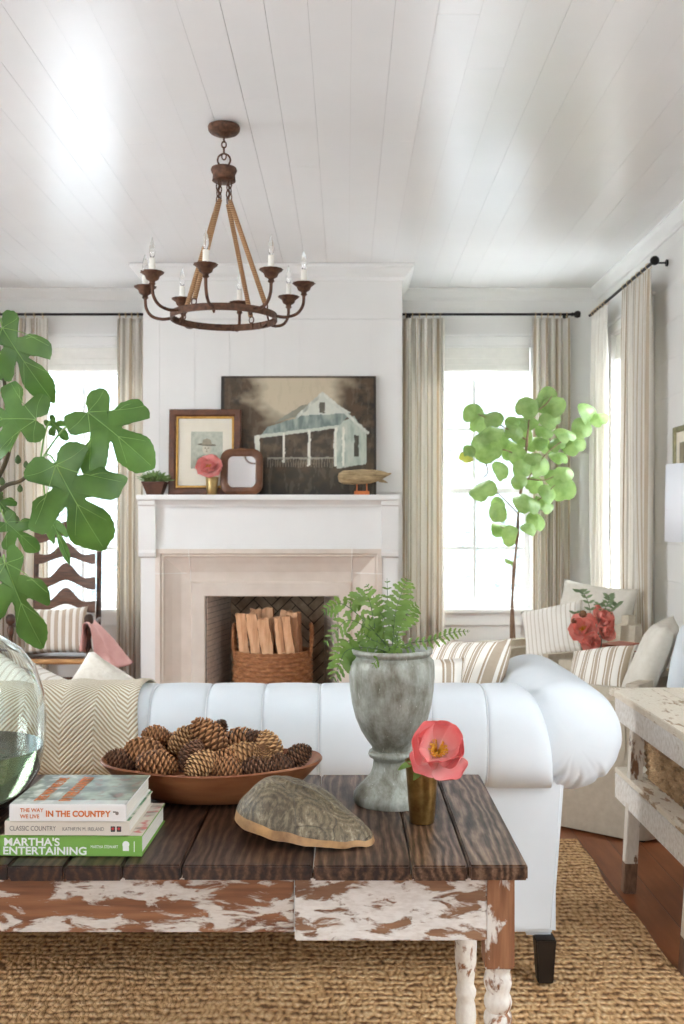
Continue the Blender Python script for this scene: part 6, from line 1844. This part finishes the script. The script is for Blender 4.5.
o = obj('lamp_shade', bm, M['lampshade'], t, True); solidify(o, .003)
# picture on the right wall
py0, py1, pz0, pz1 = 5.60, 6.15, 1.55, 2.0
t = thing('wall_picture', 'small gilt framed picture hanging on the right wall above the lampshade', 'picture frame', (XR-.012, (py0+py1)/2, pz0))
bm = BM(); w_, h_ = py1-py0, .42; ringframe(bm, w_, h_, .035, .022); Mx = Matrix.Translation((XR-.002, (py0+py1)/2, 1.58)) @ Matrix.Rotation(-PI/2, 4, 'Z'); xf(bm, bm.verts, Mx)
obj('frame', bm, M['pewter_frame'], t)
bm = BM(); box(bm, -w_/2+.02, w_/2-.02, -.008, -.002, .02, h_-.02); xf(bm, bm.verts, Mx); obj('mat_board', bm, M['mat_board'], t)
bm = BM(); box(bm, -w_/2+.10, w_/2-.10, -.010, -.0082, .10, h_-.10); xf(bm, bm.verts, Mx); obj('print', bm, simple('dark_print', rgb(110, 100, 80), rgb(150, 140, 116), 12, .6), t)

# ================================================================ CHANDELIER
def chandelier():
    cx, cy = -.576, 4.72; t = thing('chandelier', 'rusted bronze ring chandelier with eight candle lights and rope wrapped rods', 'chandelier', (cx, cy, H-.003))
    bm = BM(); lathe(bm, [(0, -.05), (.02, -.05), (.03, -.042), (.05, -.038), (.066, -.03), (.074, -.02), (.076, -.006), (.074, 0), (0, 0)], (cx, cy, H-.003), 32); obj('canopy', bm, M['bronze'], t, True, angle=45)
    bm = BM(); hz_ = 3.06
    def link(c, r, ax, n=14, th=.0035, el=1.5):
        ax = Vector(ax); tube(bm, [Vector(c)+ax*r*math.cos(a)+Vector((0, 0, 1))*r*el*math.sin(a) for a in [2*PI*k/n for k in range(n)]], th, 6, closed=True)
    for i in range(4): link((cx, cy, H-.062-.0275*i), .0105, (1, 0, 0) if i % 2 else (0, 1, 0))
    tube(bm, [Vector((cx+.030*math.cos(a), cy, hz_+.068+.030*math.sin(a))) for a in [2*PI*k/24 for k in range(24)]], .0045, 8, closed=True)
    tube(bm, [(cx, cy, hz_+.03), (cx, cy, hz_+.045)], .008, 8)
    obj('chain', bm, M['bronze'], t, True)
    bm = BM(); lathe(bm, [(0, -.035), (.05, -.035), (.056, -.03), (.054, -.024), (.052, 0), (.058, .008), (.062, .02), (.058, .03), (0, .034)], (cx, cy, hz_), 32); obj('hub', bm, M['bronze'], t, True, angle=45)
    rz, rr_ = 2.385, .247
    bm = BM(); seg = 72; hb = .016; tb = .004
    cols = []
    for (r, z) in ((rr_-tb, -hb), (rr_+tb, -hb), (rr_+tb, hb), (rr_-tb, hb)):
        cols.append([bm.verts.new((cx+r*math.cos(2*PI*k/seg), cy+r*math.sin(2*PI*k/seg), rz+z)) for k in range(seg)])
    cols.append(cols[0])
    for a, b in zip(cols, cols[1:]):
        for k in range(seg): bm.faces.new((a[k], a[(k+1) % seg], b[(k+1) % seg], b[k]))
    bmesh.ops.recalc_face_normals(bm, faces=bm.faces); obj('ring', bm, M['bronze'], t, True, angle=40)
    # rods
    for deg in (-118, -28, 62, 152):
        a = math.radians(deg); ca, sa = math.cos(a), math.sin(a)
        top = Vector((cx+.034*ca, cy+.034*sa, 2.93)); bot = Vector((cx+(rr_-.018)*ca, cy+(rr_-.018)*sa, rz+.045)); hk = Vector((cx+.034*ca, cy+.034*sa, hz_-.035))
        bm = BM(); tube(bm, [top, top.lerp(bot, .5), bot], .0115, 12); rod_ = obj('rope_rod', bm, M['rope'], t, True)
        bm = BM(); tg = Vector((-sa, ca, 0)); dd = (top-hk)
        for i in range(3):
            c = hk+dd*((i+.5)/3); ax = tg if i % 2 else Vector((ca, sa, 0)); tube(bm, [c+ax*.010*math.cos(q)+Vector((0, 0, 1))*.020*math.sin(q) for q in [2*PI*k/12 for k in range(12)]], .003, 6, closed=True)
        obj('chain', bm, M['bronze'], rod_, True); bm = BM(); c = bot+(bot-top).normalized()*.016; tube(bm, [c+tg*.014*math.cos(q)+Vector((0, 0, 1))*.016*math.sin(q) for q in [2*PI*k/12 for k in range(12)]], .003, 6, closed=True)
        e = Vector((cx+(rr_-.003)*ca, cy+(rr_-.003)*sa, rz)); tube(bm, [c-Vector((0, 0, .014)), e+Vector((0, 0, .012)), e-Vector((0, 0, .01))], .005, 6)
        obj('hook', bm, M['bronze'], rod_, True)
    for deg in (-95, -50, -5, 40, 85, 130, 175, 220):
        a = math.radians(deg); ca, sa = math.cos(a), math.sin(a); P_ = lambda r, z: (cx+r*ca, cy+r*sa, z)
        bm = BM(); pts = spline([P_(rr_+.004, rz+.002), P_(rr_+.05, rz-.003), P_(rr_+.10, rz+.012), P_(rr_+.128, rz+.05), P_(rr_+.133, rz+.10)], 6); tube(bm, pts, .0075, 8)
        # small scroll inside the ring
        tube(bm, spline([P_(rr_+.0, rz-.0), P_(rr_-.03, rz-.02), P_(rr_-.04, rz+.005)], 4), .005, 6)
        arm = obj('arm', bm, M['bronze'], t, True)
        c = P_(rr_+.133, rz+.095)
        bm = BM(); lathe(bm, [(0, 0), (.010, 0), (.016, .006), (.012, .012), (.014, .018), (.028, .026), (.034, .042), (.05, .055), (.053, .058), (.050, .060), (.032, .05), (.016, .046), (0, .046)], c, 24, rf=lambda a_, z, k: 1+(.05*math.cos(12*a_) if k in (7, 8, 9) else 0)); bmesh.ops.recalc_face_normals(bm, faces=bm.faces); obj('drip_cup', bm, M['bronze'], arm, True, angle=50)
        bm = BM(); lathe(bm, [(0, .046), (.0135, .046), (.014, .05), (.0135, .115), (.0145, .118), (.0115, .122), (0, .122)], c, 18, rf=lambda a_, z, k: 1+.05*math.sin(3*a_+z*60)); obj('candle_sleeve', bm, M['candle'], arm, True)
        bm = BM(); lathe(bm, [(0, .122), (.008, .122), (.011, .135), (.014, .15), (.0135, .165), (.009, .185), (.004, .20), (.0015, .212), (0, .214)], c, 16); obj('bulb', bm, M['bulb'], arm, True)
chandelier()

# ================================================================ OUTSIDE
bm = BM(); box(bm, -16, 16, -12, 26, -.40, -.30); struct('ground', bm, simple('pale_bounce_ground', rgb(206, 208, 210), rgb(216, 218, 222), 3, .95))  # outdoor ground, made this pale to bounce daylight onto the ceiling
def backdrop(label, x0, x1, y0, y1, h, seed):  # foliage bank added outside to cut window glare so the sash bars show
    bm = BM(); nu, nv = 70, 34
    def fn(u, v):
        a = v*PI; x = x0+(x1-x0)*u; y = y0+(y1-y0)*u
        n = mn.fractal(Vector((x*.7+seed, y*.7, v*3)), 1, 2, 5)
        dx, dy = (x1-x0), (y1-y0); L = math.hypot(dx, dy); nx, ny = -dy/L, dx/L
        th = 1.2*math.cos(a)*(1+.25*n); z = -.3+h*max(0, math.sin(a))**.5*(1+.10*n+.10*mn.noise(Vector((x*.35, y*.35, seed))))
        return (x+nx*th, y+ny*th, z)
    grid(bm, nu, nv, fn)
    obj('backdrop', bm, M['backdrop'], None, True, label=label, cat='backdrop')
M['backdrop'] = simple('pale_foliage', rgb(98, 110, 112), rgb(146, 156, 160), 5, .9, bump=(6, 1, .3), detail=8)
backdrop('tall pale garden hedge of foliage added to dim the glare in the back windows', -11, 9, 15, 15, 5.9, 1)
backdrop('tall pale garden hedge of foliage added to dim the glare in the right wall window', 10, 10, 13, -4, 5.9, 5)

# ================================================================ CAMERA, SKY
cam = bpy.data.cameras.new('camera'); co = bpy.data.objects.new('camera', cam); COL.objects.link(co)
co.location = (0, 0, EYE); co.rotation_euler = (PI/2, 0, 0)
cam.sensor_fit = 'VERTICAL'; cam.sensor_height = 36; cam.lens = 36*1000/1024
cam.shift_x = -4/1024; cam.shift_y = 10/1024; cam.clip_start = .05
cam.dof.use_dof = True; cam.dof.focus_distance = 2.35; cam.dof.aperture_fstop = 9
SC.camera = co
w = bpy.data.worlds.new('sky'); SC.world = w; w.use_nodes = True; nt = w.node_tree
bg = nt.nodes['Background']; bg.inputs[0].default_value = (.88, .95, 1.0, 1); bg.inputs[1].default_value = SKY_STRENGTH
SC.view_settings.view_transform = 'Standard'; SC.view_settings.look = 'None'; SC.view_settings.gamma = 1; SC.view_settings.exposure = EXPO
SC.view_settings.use_curve_mapping = False
cy_ = SC.cycles; cy_.max_bounces = 10; cy_.diffuse_bounces = 6; cy_.glossy_bounces = 5; cy_.transmission_bounces = 8; cy_.transparent_max_bounces = 12
cy_.caustics_reflective = False; cy_.caustics_refractive = False; cy_.sample_clamp_indirect = 8
cy_.use_denoising = True
